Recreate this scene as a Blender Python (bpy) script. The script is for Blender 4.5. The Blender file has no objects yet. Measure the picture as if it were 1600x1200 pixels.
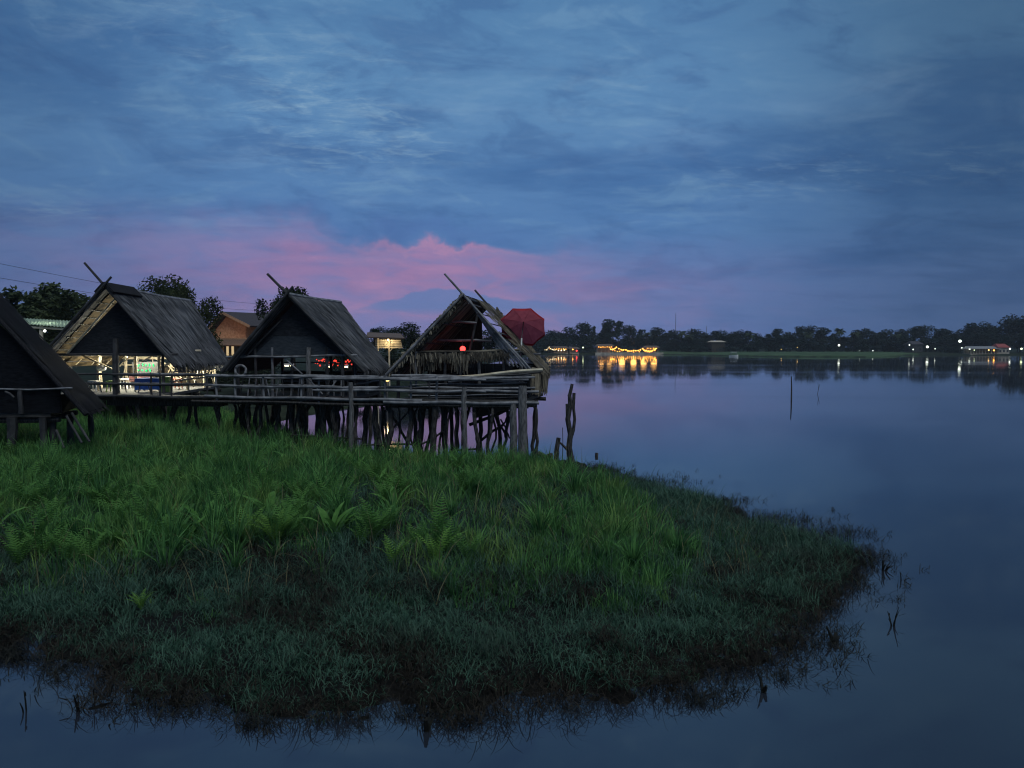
import bpy, math, random
import numpy as np
from mathutils import Vector
R = math.radians
random.seed(7)
RNG = np.random.default_rng(11)
S = bpy.context.scene
COL = S.collection
HAZE = .0002
H = 3.8                       # eye height above the lake
TH = math.atan(58 / 1200.0)   # camera pitch
CT, ST = math.cos(TH), math.sin(TH)

# ------------------------------------------------------------------ measuring helpers
def P(u, v, Y):
    a, b = (u - 800) / 1200.0, (600 - v) / 1200.0
    t = Y / (CT + b * ST)
    return Vector((a * t, Y, H + (-ST + b * CT) * t))
def G(u, v, z=0.0):
    a, b = (u - 800) / 1200.0, (600 - v) / 1200.0
    t = (z - H) / (-ST + b * CT)
    return Vector((a * t, t * (CT + b * ST), z))
def proj(x, y, z):
    dz = z - H
    f = y * CT - dz * ST
    up = y * ST + dz * CT
    return 800 + 1200 * x / f, 600 - 1200 * up / f
def sl(r, g, b):
    f = lambda c: (c / 255 / 12.92) if c <= 10 else ((c / 255 + .055) / 1.055) ** 2.4
    return (f(r), f(g), f(b))
def smooth(x, a, b):
    t = np.clip((x - a) / (b - a), 0, 1)
    return t * t * (3 - 2 * t)
def vnoise(x, y, seed=0):
    """value noise, vectorised"""
    x = np.asarray(x, float); y = np.asarray(y, float)
    xi, yi = np.floor(x), np.floor(y)
    fx, fy = x - xi, y - yi
    fx, fy = fx * fx * (3 - 2 * fx), fy * fy * (3 - 2 * fy)
    def h(i, j):
        s = np.sin(i * 127.1 + j * 311.7 + seed * 74.7) * 43758.5453
        return s - np.floor(s)
    return (h(xi, yi) * (1 - fx) + h(xi + 1, yi) * fx) * (1 - fy) + (h(xi, yi + 1) * (1 - fx) + h(xi + 1, yi + 1) * fx) * fy
def poly_sd(px, py, poly):
    """signed distance to a polygon, positive inside"""
    px = np.asarray(px, float); py = np.asarray(py, float)
    d = np.full(px.shape, 1e18); ins = np.zeros(px.shape, bool)
    n = len(poly)
    for i in range(n):
        ax, ay = poly[i]; bx, by = poly[(i + 1) % n]
        ex, ey = bx - ax, by - ay
        t = np.clip(((px - ax) * ex + (py - ay) * ey) / (ex * ex + ey * ey + 1e-12), 0, 1)
        d = np.minimum(d, (px - ax - t * ex) ** 2 + (py - ay - t * ey) ** 2)
        c = (ay > py) != (by > py)
        with np.errstate(divide='ignore', invalid='ignore'):
            xx = (bx - ax) * (py - ay) / (by - ay if by != ay else 1e-9) + ax
        ins ^= c & (px < xx)
    return np.where(ins, 1, -1) * np.sqrt(d)

# ------------------------------------------------------------------ object helpers
def tag(o, label=None, cat=None, group=None, kind=None):
    if label: o['label'] = label
    if cat: o['category'] = cat
    if group: o['group'] = group
    if kind: o['kind'] = kind
    return o
def thing(name, loc, label, cat, group=None):
    o = bpy.data.objects.new(name, None)
    o.empty_display_size = .3
    COL.objects.link(o); o.location = loc
    return tag(o, label, cat, group)
def copy_tree(o, parent=None):
    c = o.copy(); COL.objects.link(c)
    if parent is not None: c.parent = parent
    for ch in list(o.children): copy_tree(ch, c)
    return c
def wloc(o):
    p = Vector((0, 0, 0))
    while o is not None:
        p += o.location; o = o.parent
    return p
def np_mesh(name, V, F, mat, smooth_shade=False):
    V = np.asarray(V, np.float32); F = np.asarray(F, np.int32)
    m = bpy.data.meshes.new(name)
    k = F.shape[1]
    m.vertices.add(len(V)); m.vertices.foreach_set('co', V.ravel())
    m.loops.add(F.size); m.loops.foreach_set('vertex_index', F.ravel())
    m.polygons.add(len(F))
    m.polygons.foreach_set('loop_start', np.arange(0, F.size, k, dtype=np.int32))
    m.polygons.foreach_set('loop_total', np.full(len(F), k, np.int32))
    if smooth_shade: m.polygons.foreach_set('use_smooth', np.ones(len(F), bool))
    m.update(calc_edges=True); m.validate()
    m.materials.append(mat)
    return m
def link(name, mesh, parent=None):
    o = bpy.data.objects.new(name, mesh); COL.objects.link(o)
    if parent is not None: o.parent = parent
    return o
class MB:
    def __init__(s): s.v = []; s.f = []
    def quad(s, a, b, c, d):
        i = len(s.v); s.v += [a, b, c, d]; s.f.append((i, i + 1, i + 2, i + 3)); return s
    def tri(s, a, b, c):
        i = len(s.v); s.v += [a, b, c]; s.f.append((i, i + 1, i + 2)); return s
    def hexa(s, p):
        """eight corners: bottom 0-3 then top 4-7"""
        i = len(s.v); s.v += [Vector(q) for q in p]
        for f in ((3, 2, 1, 0), (4, 5, 6, 7), (0, 1, 5, 4), (1, 2, 6, 5), (2, 3, 7, 6), (3, 0, 4, 7)):
            s.f.append(tuple(i + k for k in f))
        return s
    def box(s, x0, x1, y0, y1, z0, z1):
        return s.hexa([(x0, y0, z0), (x1, y0, z0), (x1, y1, z0), (x0, y1, z0), (x0, y0, z1), (x1, y0, z1), (x1, y1, z1), (x0, y1, z1)])
    def bar(s, a, b, w, h, up=Vector((0, 0, 1))):
        a, b = Vector(a), Vector(b); d = (b - a).normalized()
        r = d.cross(up)
        if r.length < 1e-4: r = d.cross(Vector((1, 0, 0)))
        r.normalize(); n = r.cross(d)
        r *= w / 2; n *= h / 2
        return s.hexa([a - r - n, a + r - n, b + r - n, b - r - n, a - r + n, a + r + n, b + r + n, b - r + n])
    def slab(s, a, b, c, d, t):
        """a thick panel on the outline a b c d"""
        a, b, c, d = map(Vector, (a, b, c, d))
        n = (b - a).cross(d - a)
        if n.length < 1e-6: n = (c - b).cross(d - b)
        n = n.normalized() * (t / 2)
        return s.hexa([a - n, b - n, c - n, d - n, a + n, b + n, c + n, d + n])
    def tri_slab(s, a, b, c, t):
        a, b, c = map(Vector, (a, b, c)); n = (b - a).cross(c - a).normalized() * (t / 2)
        i = len(s.v); s.v += [a - n, b - n, c - n, a + n, b + n, c + n]
        s.f += [(i + 2, i + 1, i), (i + 3, i + 4, i + 5), (i, i + 1, i + 4, i + 3), (i + 1, i + 2, i + 5, i + 4), (i + 2, i, i + 3, i + 5)]
        return s
    def tube(s, pts, rad, n=7, cap=True):
        pts = [Vector(p) for p in pts]
        if not hasattr(rad, '__len__'): rad = [rad] * len(pts)
        base = len(s.v); ref = None
        for i, p in enumerate(pts):
            t = (pts[min(i + 1, len(pts) - 1)] - pts[max(i - 1, 0)])
            t = t.normalized() if t.length > 1e-9 else Vector((0, 0, 1))
            if ref is None:
                ref = t.cross(Vector((0, 0, 1)))
                if ref.length < .1: ref = t.cross(Vector((0, 1, 0)))
            a = (ref - t * ref.dot(t)).normalized(); ref = a; b = t.cross(a)
            for k in range(n):
                an = 2 * math.pi * k / n
                s.v.append(p + (a * math.cos(an) + b * math.sin(an)) * rad[i])
        for i in range(len(pts) - 1):
            for k in range(n):
                k2 = (k + 1) % n
                s.f.append((base + i * n + k, base + i * n + k2, base + (i + 1) * n + k2, base + (i + 1) * n + k))
        if cap:
            s.f.append(tuple(base + k for k in reversed(range(n))))
            s.f.append(tuple(base + (len(pts) - 1) * n + k for k in range(n)))
        return s
    def ball(s, c, r, nu=10, nv=7, sz=1.0):
        c = Vector(c); i0 = len(s.v)
        for j in range(nv + 1):
            ph = math.pi * j / nv
            for k in range(nu):
                an = 2 * math.pi * k / nu
                s.v.append(c + Vector((r * math.sin(ph) * math.cos(an), r * math.sin(ph) * math.sin(an), r * sz * math.cos(ph))))
        for j in range(nv):
            for k in range(nu):
                k2 = (k + 1) % nu
                s.f.append((i0 + j * nu + k, i0 + (j + 1) * nu + k, i0 + (j + 1) * nu + k2, i0 + j * nu + k2))
        return s
    def build(s, name, mat, parent=None, smooth_shade=False):
        m = bpy.data.meshes.new(name)
        off = wloc(parent) if parent is not None else Vector((0, 0, 0))
        m.from_pydata([tuple(Vector(p) - off) for p in s.v], [], s.f)
        if smooth_shade:
            for p in m.polygons: p.use_smooth = True
        m.materials.append(mat); m.update()
        return link(name, m, parent)
    def top(s, name, mat, label, cat, group=None, smooth_shade=False):
        """a thing that is one mesh; its origin moves to its base"""
        c = Vector((sum(p[0] for p in s.v) / len(s.v), sum(p[1] for p in s.v) / len(s.v), min(p[2] for p in s.v)))
        s.v = [Vector(p) - c for p in s.v]
        o = s.build(name, mat, None, smooth_shade); o.location = c
        return tag(o, label, cat, group)

def crooked(a, b, amp=.08, n=7, seed=None):
    rr = random.Random(seed) if seed is not None else random
    a, b = Vector(a), Vector(b); out = []
    ox = oy = 0
    for i in range(n):
        t = i / (n - 1)
        if 0 < i < n - 1:
            ox += rr.uniform(-amp, amp); oy += rr.uniform(-amp, amp)
        k = 1 - abs(2 * t - 1) * .4
        out.append(a.lerp(b, t) + Vector((ox * k, oy * k, 0)) * (0 if i in (0, n - 1) else 1))
    return out
def sag(a, b, n=9, amp=.04):
    a, b = Vector(a), Vector(b); out = []
    p1, p2 = random.uniform(0, 6), random.uniform(0, 6)
    for i in range(n):
        t = i / (n - 1)
        out.append(a.lerp(b, t) + Vector((0, amp * math.sin(p2 + t * 7), amp * math.sin(p1 + t * 9))))
    return out

# ------------------------------------------------------------------ node helpers
class NX:
    """a socket with arithmetic"""
    nt = None
    def __init__(s, k): s.k = k
    @staticmethod
    def put(node, i, v):
        if isinstance(v, NX): NX.nt.links.new(v.k, node.inputs[i])
        else: node.inputs[i].default_value = v
    @staticmethod
    def m(op, a, b=None, c=None, clamp=False):
        n = NX.nt.nodes.new('ShaderNodeMath'); n.operation = op; n.use_clamp = clamp
        for i, v in enumerate((a, b, c)):
            if v is not None: NX.put(n, i, v)
        return NX(n.outputs[0])
    def __add__(a, b): return NX.m('ADD', a, b)
    __radd__ = __add__
    def __sub__(a, b): return NX.m('SUBTRACT', a, b)
    def __rsub__(a, b): return NX.m('SUBTRACT', b, a)
    def __mul__(a, b): return NX.m('MULTIPLY', a, b)
    __rmul__ = __mul__
    def __truediv__(a, b): return NX.m('DIVIDE', a, b)
    def __neg__(a): return NX.m('MULTIPLY', a, -1.0)
def n_smooth(x, a, b):
    n = NX.nt.nodes.new('ShaderNodeMapRange'); n.interpolation_type = 'SMOOTHSTEP'
    NX.put(n, 0, x); NX.put(n, 1, a); NX.put(n, 2, b); n.inputs[3].default_value = 0; n.inputs[4].default_value = 1
    return NX(n.outputs[0])
def n_gauss(x, c, w):
    d = (x - c) / w
    return NX.m('EXPONENT', -(d * d))
def n_vec(x, y, z):
    n = NX.nt.nodes.new('ShaderNodeCombineXYZ')
    for i, v in enumerate((x, y, z)): NX.put(n, i, v)
    return NX(n.outputs[0])
def n_noise(vec, scale, detail=4, rough=.55, dist=0.0, lac=2.0):
    n = NX.nt.nodes.new('ShaderNodeTexNoise')
    NX.nt.links.new(vec.k, n.inputs['Vector'])
    n.inputs['Scale'].default_value = scale; n.inputs['Detail'].default_value = detail
    n.inputs['Roughness'].default_value = rough; n.inputs['Distortion'].default_value = dist
    n.inputs['Lacunarity'].default_value = lac
    return NX(n.outputs[0])
def n_mix(fac, a, b):
    n = NX.nt.nodes.new('ShaderNodeMix'); n.data_type = 'RGBA'
    NX.put(n, 0, fac)
    for i, v in ((6, a), (7, b)):
        if isinstance(v, NX): NX.nt.links.new(v.k, n.inputs[i])
        else: n.inputs[i].default_value = (*v[:3], 1)
    return NX(n.outputs[2])
def n_scale(col, f):
    n = NX.nt.nodes.new('ShaderNodeVectorMath'); n.operation = 'SCALE'
    NX.nt.links.new(col.k, n.inputs[0]); NX.put(n, 3, f)
    return NX(n.outputs[0])
def n_ramp(x, stops, interp='LINEAR'):
    n = NX.nt.nodes.new('ShaderNodeValToRGB'); NX.nt.links.new(x.k, n.inputs[0])
    cr = n.color_ramp; cr.interpolation = interp
    while len(cr.elements) < len(stops): cr.elements.new(.5)
    for e, (p, c) in zip(cr.elements, stops):
        e.position = p; e.color = (*c, 1)
    return NX(n.outputs[0])

def new_mat(name):
    m = bpy.data.materials.new(name); m.use_nodes = True
    m.node_tree.nodes.clear(); NX.nt = m.node_tree
    out = m.node_tree.nodes.new('ShaderNodeOutputMaterial')
    return m, out
def coords(kind='Object', scale=(1, 1, 1)):
    t = NX.nt.nodes.new('ShaderNodeTexCoord')
    mp = NX.nt.nodes.new('ShaderNodeMapping'); mp.inputs['Scale'].default_value = scale
    NX.nt.links.new(t.outputs[kind], mp.inputs[0])
    return NX(mp.outputs[0])
def pmat(name, c1, c2, scale=3, rough=.8, stretch=(1, 1, 1), bump=0.0, detail=5, lo=.35, hi=.65, spec=.3, trans=0.0, c3=None, scale3=.7):
    m, out = new_mat(name); nt = m.node_tree
    v = coords('Object', stretch)
    f = n_noise(v, scale, detail, .6)
    col = n_mix(n_smooth(f, lo, hi), c1, c2)
    if c3 is not None:
        col = n_mix(n_smooth(n_noise(coords('Object'), scale3, 3), .5, .72), col, c3)
    b = nt.nodes.new('ShaderNodeBsdfPrincipled')
    nt.links.new(col.k, b.inputs['Base Color'])
    b.inputs['Roughness'].default_value = rough; b.inputs['Specular IOR Level'].default_value = spec
    if bump:
        bn = nt.nodes.new('ShaderNodeBump'); bn.inputs['Strength'].default_value = bump; bn.inputs['Distance'].default_value = .02
        nt.links.new(f.k, bn.inputs['Height']); nt.links.new(bn.outputs[0], b.inputs['Normal'])
    if trans:
        tr = nt.nodes.new('ShaderNodeBsdfTranslucent'); nt.links.new(col.k, tr.inputs[0])
        mx = nt.nodes.new('ShaderNodeMixShader'); mx.inputs[0].default_value = trans
        nt.links.new(b.outputs[0], mx.inputs[1]); nt.links.new(tr.outputs[0], mx.inputs[2])
        nt.links.new(mx.outputs[0], out.inputs[0])
    else:
        nt.links.new(b.outputs[0], out.inputs[0])
    return m
def emat(name, col, strength):
    m, out = new_mat(name); nt = m.node_tree
    e = nt.nodes.new('ShaderNodeEmission'); e.inputs[0].default_value = (*col, 1); e.inputs[1].default_value = strength
    nt.links.new(e.outputs[0], out.inputs[0])
    return m

# ------------------------------------------------------------------ materials
MT = {}
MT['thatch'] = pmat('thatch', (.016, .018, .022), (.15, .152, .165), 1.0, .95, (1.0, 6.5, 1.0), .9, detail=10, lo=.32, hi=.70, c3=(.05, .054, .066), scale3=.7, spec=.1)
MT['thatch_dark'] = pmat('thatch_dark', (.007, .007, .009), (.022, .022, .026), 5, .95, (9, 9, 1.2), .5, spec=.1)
MT['thatch_straw'] = pmat('thatch_straw', (.028, .025, .022), (.26, .225, .17), 1.2, .95, (.6, 4.5, .6), .8, detail=9, lo=.36, hi=.66, spec=.1)
MT['thatch_under'] = pmat('thatch_under', (.012, .010, .007), (.11, .08, .045), 1.4, .95, (3, 1.2, 3), .4, detail=7, spec=.1)
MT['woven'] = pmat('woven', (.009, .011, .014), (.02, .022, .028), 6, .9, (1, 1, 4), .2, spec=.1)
MT['woven_unlit'] = pmat('woven_unlit', (.003, .0035, .005), (.009, .010, .013), 6, .9, (1, 1, 4), .2, spec=.05)  # weave coloured near black for the lack of light on the nearest hut
MT['woven_blue'] = pmat('woven_blue', (.018, .023, .03), (.032, .039, .048), 5, .85, (1, 1, 3), .2, spec=.1)
MT['woven_brown'] = pmat('woven_brown', (.03, .025, .018), (.075, .062, .047), 7, .9, (6, 6, 1), .3, spec=.1)
MT['bamboo'] = pmat('bamboo', (.08, .08, .088), (.20, .2, .215), 3, .6, (1, 1, 1), .2, spec=.3)
MT['bamboo_pale'] = pmat('bamboo_pale', (.36, .31, .22), (.55, .48, .36), 3, .6, (1, 1, 1), .2)
MT['bamboo_dark'] = pmat('bamboo_dark', (.016, .016, .018), (.045, .044, .048), 3, .7, (1, 1, 1), .2)
MT['trunk_wood'] = pmat('trunk_wood', (.014, .013, .013), (.065, .06, .058), 6, .9, (4, 4, 1), .6, spec=.15)
MT['post_wood'] = pmat('post_wood', (.055, .054, .056), (.15, .147, .15), 6, .85, (5, 5, .8), .5, spec=.2)
MT['plank'] = pmat('plank', (.02, .019, .019), (.05, .047, .046), 4, .85, (1, 6, 6), .4, spec=.2)
MT['red_cloth'] = pmat('red_cloth', (.44, .09, .13), (.54, .12, .16), 4, .85, trans=.45, spec=.05)
MT['red_dark'] = pmat('red_dark', (.24, .018, .026), (.32, .026, .036), 6, .8, trans=.2, spec=.1)
MT['white_paint'] = pmat('white_paint', (.62, .62, .6), (.78, .78, .76), 3, .5)
MT['metal'] = pmat('metal', (.12, .12, .13), (.22, .22, .23), 8, .45)
MT['metal_dark'] = pmat('metal_dark', (.03, .03, .032), (.06, .06, .062), 8, .5)
MT['blue_cloth'] = pmat('blue_cloth', (.03, .10, .42), (.05, .15, .5), 4, .7)
MT['pink_board'] = pmat('pink_board', (.75, .3, .36), (.85, .5, .52), 9, .7)
MT['green_plastic'] = pmat('green_plastic', (.22, .34, .06), (.34, .45, .12), 5, .5)
MT['board_red'] = pmat('board_red', (.25, .05, .02), (.4, .1, .05), 5, .6)
MT['house_wall'] = pmat('house_wall', (.34, .17, .09), (.5, .27, .15), 5, .85, (1, 1, 1), .2)
MT['house_trim'] = pmat('house_trim', (.2, .12, .075), (.28, .18, .11), 5, .8)
MT['house_roof'] = pmat('house_roof', (.022, .02, .026), (.045, .04, .05), 5, .7, (8, 1, 1), .3)
MT['rust_roof'] = pmat('rust_roof', (.06, .04, .03), (.12, .08, .06), 5, .7, (8, 1, 1), .3)
MT['glass_dark'] = pmat('glass_dark', (.02, .022, .025), (.035, .037, .04), 2, .1, spec=.6)
MT['translucent_roof'] = pmat('translucent_roof', (.35, .47, .36), (.48, .58, .46), 3, .5, trans=.55)
MT['fur_leaf'] = pmat('leaf_dark', (.008, .014, .009), (.022, .034, .018), 1.2, .75, trans=.2, spec=.1)
MT['leaf_mid'] = pmat('leaf_mid', (.018, .028, .012), (.055, .065, .022), .8, .75, trans=.25, spec=.1)
MT['leaf_bamboo'] = pmat('leaf_bamboo', (.02, .032, .016), (.05, .07, .03), 1.2, .7, trans=.2, spec=.2)
MT['leaf_far'] = pmat('leaf_far', (.007, .016, .015), (.026, .042, .034), .12, .85, trans=.15, spec=.05)
MT['leaf_palm'] = pmat('leaf_palm', (.022, .034, .022), (.042, .06, .034), .3, .8, trans=.15, spec=.1)
MT['bark'] = pmat('bark', (.02, .017, .014), (.05, .043, .036), 3, .9, (1, 1, .3), .4, spec=.1)
MT['grass_tall'] = pmat('grass_tall', (.018, .072, .024), (.125, .295, .085), 2.6, .6, trans=.4, spec=.12, lo=.34, hi=.68, c3=(.17, .28, .075), scale3=.8)
MT['fern'] = pmat('fern', (.06, .16, .035), (.11, .24, .06), 2.5, .65, trans=.35, spec=.12)
MT['fern_bright'] = pmat('fern_bright', (.10, .22, .04), (.15, .29, .06), 2.5, .65, trans=.35, spec=.12)
MT['grass_short'] = pmat('grass_short', (.010, .042, .024), (.06, .125, .085), 5.5, .6, trans=.25, spec=.22, c3=(.03, .05, .036), scale3=1.1)  # dull grass of its own, darkened further for the dim near bank
MT['grass_straw'] = pmat('grass_straw', (.10, .10, .05), (.22, .19, .11), 3, .7, trans=.3, spec=.1)
MT['grass_dead'] = pmat('grass_dead', (.004, .0035, .003), (.026, .022, .017), 7, .8, trans=.1, spec=.12)
MT['weed_dark'] = pmat('weed_dark', (.004, .005, .004), (.014, .015, .012), 7, .7, trans=.1, spec=.2)
MT['mud'] = pmat('mud', (.0015, .0015, .0015), (.007, .0065, .006), 9, .8, (1, 1, 1), 1.0, spec=.12)  # dark mud, set near black partly as dimness over the near bank
MT['lawn'] = pmat('lawn', (.03, .055, .03), (.055, .09, .05), .15, .9, spec=.05)
MT['undergrowth'] = pmat('undergrowth', (.006, .010, .006), (.018, .026, .016), .8, .9, spec=.05)
MT['concrete'] = pmat('concrete', (.25, .22, .18), (.38, .34, .28), .6, .9)
MT['tin_red'] = pmat('tin_red', (.16, .03, .03), (.24, .05, .045), .8, .6)
MT['em_red'] = emat('em_red', (1, .035, .03), 5)
MT['em_redsmall'] = emat('em_redsmall', (1, .07, .045), 1.1)
MT['em_green'] = emat('em_green', (.03, 1, .22), 2.2)
MT['em_warm'] = emat('em_warm', (1, .78, .45), 5)
MT['em_white'] = emat('em_white', (.95, 1, .9), 9)
MT['em_orange'] = emat('em_orange', (1, .40, .055), 6)
MT['em_glow'] = emat('em_glow', (1, .62, .2), 3)
MT['em_panel'] = emat('em_panel', (1, .74, .4), .55)
MT['em_farwhite'] = emat('em_farwhite', (.9, 1, .85), 3.0)
MT['em_fargreen'] = emat('em_fargreen', (.85, 1, .55), 2.4)

# water: a real dielectric reflection over a murky body
def water_mat():
    m, out = new_mat('water'); nt = m.node_tree
    b = nt.nodes.new('ShaderNodeBsdfPrincipled')
    b.inputs['Base Color'].default_value = (.014, .018, .027, 1)
    rg = n_noise(coords('Object', (.012, .05, 1)), 1.0, 4, .6) ; rg = n_smooth(rg, .42, .68) * .05 + .035
    nt.links.new(rg.k, b.inputs['Roughness'])
    b.inputs['IOR'].default_value = 2.05
    v = coords('Object', (.5, 1.0, 1))
    f = n_noise(v, .55, 3, .5, .3)
    bn = nt.nodes.new('ShaderNodeBump'); bn.inputs['Strength'].default_value = .03; bn.inputs['Distance'].default_value = .02
    nt.links.new(f.k, bn.inputs['Height']); nt.links.new(bn.outputs[0], b.inputs['Normal'])
    nt.links.new(b.outputs[0], out.inputs[0])
    return m
MT['water'] = water_mat()

# ------------------------------------------------------------------ camera
cam = bpy.data.cameras.new('Camera'); co = bpy.data.objects.new('Camera', cam); COL.objects.link(co)
cam.sensor_width = 36; cam.lens = 27; cam.clip_start = .05; cam.clip_end = 9000
co.location = (0, 0, H); co.rotation_euler = (math.pi / 2 - TH, 0, 0)
S.camera = co

# ------------------------------------------------------------------ sky
def build_world():
    w = bpy.data.worlds.new('World'); S.world = w; w.use_nodes = True
    nt = w.node_tree; nt.nodes.clear(); NX.nt = nt
    out = nt.nodes.new('ShaderNodeOutputWorld'); bg = nt.nodes.new('ShaderNodeBackground')
    tc = nt.nodes.new('ShaderNodeTexCoord')
    sp = nt.nodes.new('ShaderNodeSeparateXYZ'); nt.links.new(tc.outputs['Generated'], sp.inputs[0])
    x, y, z = (NX(sp.outputs[i]) for i in range(3))
    X = NX.m('ARCTAN2', x, y) * 57.29578          # azimuth in degrees, 0 = over the lake
    E = NX.m('ARCSINE', z) * 57.29578             # elevation in degrees
    # cloud deck: directions laid on a flat layer so that it foreshortens to the horizon
    zz = NX.m('MAXIMUM', z, 0.0) + .16
    cx, cy = x / zz, y / zz
    pc = n_vec(cx, cy, 0.0)
    ang = n_vec(X * .1, E * .22, 0.0)
    big = n_noise(n_vec(cx * .55 + 3.3, cy * 1.0 + 1.7, 0.0), 1.35, 7, .56, .5)
    mid = n_noise(n_vec(cx * .75 + 9.1, cy * 1.5, 0.0), 3.1, 7, .62, .9)
    fine = n_noise(n_vec(cx * .8 + cy * .35, cy * 1.7 - cx * .3, 0.0), 8.5, 6, .66, .7)
    bil = n_noise(n_vec(X * .1 + 2.0, E * .13, 0.0), 3.4, 6, .58, .35)
    t = NX.m('DIVIDE', E, 30.0, clamp=True)
    base = n_ramp(t, [(0, sl(77, 107, 160)), (.13, sl(82, 115, 166)), (.3, sl(80, 119, 168)), (.6, sl(88, 130, 172)), (.8, sl(79, 121, 163)), (1, sl(67, 107, 150))])
    # broad tone: brighter over the middle, darker to both sides
    side = 1.0 - .44 * n_smooth(X, 9.0, 34.0) - .22 * n_smooth(-X, 17.0, 36.0)
    dark = n_smooth(big + .22 * n_gauss(X, -29.0, 8.0) * n_gauss(E, 19.0, 4.0) + .24 * n_gauss(X, 30.0, 9.0) * n_gauss(E, 14.0, 5.0)
                    + .10 * n_gauss(X, 2.0, 12.0) * n_gauss(E, 11.0, 2.5) - .12 * n_gauss(X, -14.0, 9.0) * n_gauss(E, 17.0, 5.0)
                    , .48, .72)
    col = n_mix(dark * .62, base, sl(54, 94, 146))
    md = n_smooth(mid, .46, .74)
    col = n_mix(md * .38, col, sl(57, 93, 142))
    pale = n_smooth(n_noise(n_vec(cx * .7 + cy * .2 + 4.0, cy * 1.25 + 2.0, 0.0), 2.3, 7, .6, .8), .52, .78)
    col = n_mix(pale * .35 * n_smooth(E, 5.0, 11.0), col, sl(122, 156, 190))
    blot = n_noise(n_vec(X * .055 + E * .03, E * .13, 4.0), 2.6, 9, .62, .5)
    col = n_mix(n_smooth(blot, .50, .66) * .42, col, sl(55, 89, 139))
    col = n_mix(n_smooth(blot, .47, .33) * .34 * n_smooth(E, 6.0, 11.0) * (1.0 - .6 * n_smooth(X, 8.0, 24.0)), col, sl(112, 150, 182))
    patch = (n_gauss(X, -15.0, 7.5) * n_gauss(E, 17.0, 4.2) + .9 * n_gauss(X, -9.0, 5.5) * n_gauss(E, 14.6, 1.9) + .75 * n_gauss(X, 19.5, 6.5) * n_gauss(E, 11.6, 1.3)
             + .5 * n_gauss(X, -25.0, 9.0) * n_gauss(E, 21.0, 2.2) + .55 * n_gauss(X, -31.0, 5.0) * n_gauss(E, 8.5, .8) + .45 * n_gauss(X, 8.0, 6.0) * n_gauss(E, 18.0, 3.0) + .5 * n_gauss(X, 31.0, 4.0) * n_gauss(E, 11.5, 1.2))
    patch = NX.m('MINIMUM', patch + .07, 1.0)
    wisp = n_noise(n_vec(cx * .9 + cy * .5, cy * 1.9 - cx * .35, 0.0), 5.0, 9, .72, .45)
    col = n_mix(n_smooth(1.0 - wisp, .50, .66) * patch * .45, col, sl(60, 97, 145))
    lit = n_smooth(wisp, .50, .66) * .6 + n_smooth(fine, .50, .70) * .5
    col = n_mix(NX.m('MULTIPLY', lit, patch, clamp=True) * .62, col, sl(136, 167, 190))
    # afterglow under the cloud bank
    near = n_gauss(X, -5.0, 9.0)
    edge = 7.4 + (bil - .5) * (2.2 + 2.2 * near) + 1.6 * n_smooth(-X, 11.0, 15.0) + .35 * n_gauss(X, -5.2, 2.4) - .5 * n_smooth(X, -3.0, 1.0)
    soft = .85 + 2.6 * (1.0 - n_gauss(X, -4.5, 7.5))
    bank_ = n_gauss(E - edge, 1.0, .9) * n_gauss(X, -7.0, 8.0)
    col = n_mix(bank_ * .5, col, sl(74, 104, 160))
    under = n_smooth((edge - E) / soft, -.5, 1.0)
    az = n_gauss(X, -8.0, 19.0)
    low = n_smooth(E, 0.0, 5.5)
    pinkc = n_mix(low, sl(126, 122, 172), sl(164, 120, 160))
    streak = .55 + .75 * n_noise(n_vec(X * .06, E * .55, 0.0), 2.2, 5, .6)
    inner = n_noise(n_vec(X * .085 + 5.0, E * .30, 0.0), 3.0, 7, .6, .6)
    pinkc = n_mix(n_smooth(inner, .47, .68) * .55, pinkc, sl(118, 120, 172))
    pinkc = n_mix(n_smooth(inner, .50, .34) * .5, pinkc, sl(186, 130, 164))
    col = n_mix(NX.m('MULTIPLY', under * az, streak, clamp=True) * .74, col, pinkc)
    rim = n_gauss((edge - E), .30, .30) * n_gauss(X, -5.0, 6.0)
    col = n_mix(rim * .5, col, sl(182, 130, 162))
    # long grey-blue cloud inside the glow
    topc = 2.75 + 1.55 * n_gauss(X, -5.0, 4.2) + .7 * n_gauss(X, 1.5, 2.6) + (bil - .5) * 1.6
    lens = n_smooth(E, 2.25, 2.95) * (1.0 - n_smooth(E, topc - .12, topc + .16)) * n_smooth(X, -13.0, -9.0) * (1.0 - n_smooth(X, 3.0, 7.0))
    col = n_mix(lens * .85, col, sl(94, 117, 168))
    col = n_scale(col, side)
    # out of view overhead, the sky is brightened to light the grass
    over = n_smooth(E, 34.0, 58.0)
    col = n_mix(over, col, OVER)
    nt.links.new(n_scale(col, 10.0).k, bg.inputs[0])
    bg.inputs[1].default_value = .1
    nt.links.new(bg.outputs[0], out.inputs[0])
OVER = (.26, .30, .33)
build_world()
sun = bpy.data.lights.new('Sun', 'SUN'); so = bpy.data.objects.new('Sun', sun); COL.objects.link(so)
sun.energy = 1.5; sun.angle = R(30); sun.color = (.90, .98, 1)
so.rotation_euler = (R(30), 0, R(28))

S.view_settings.view_transform = 'Standard'; S.view_settings.look = 'None'
S.cycles.filter_width = 1.15
S.view_settings.exposure = .14; S.view_settings.gamma = 1

# ------------------------------------------------------------------ water and land
MBK = MB()
link('water', np_mesh('water', [(-900, -60, 0), (900, -60, 0), (900, 900, 0), (-900, 900, 0)], [(0, 1, 2, 3)], MT['water']))['kind'] = 'structure'

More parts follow.
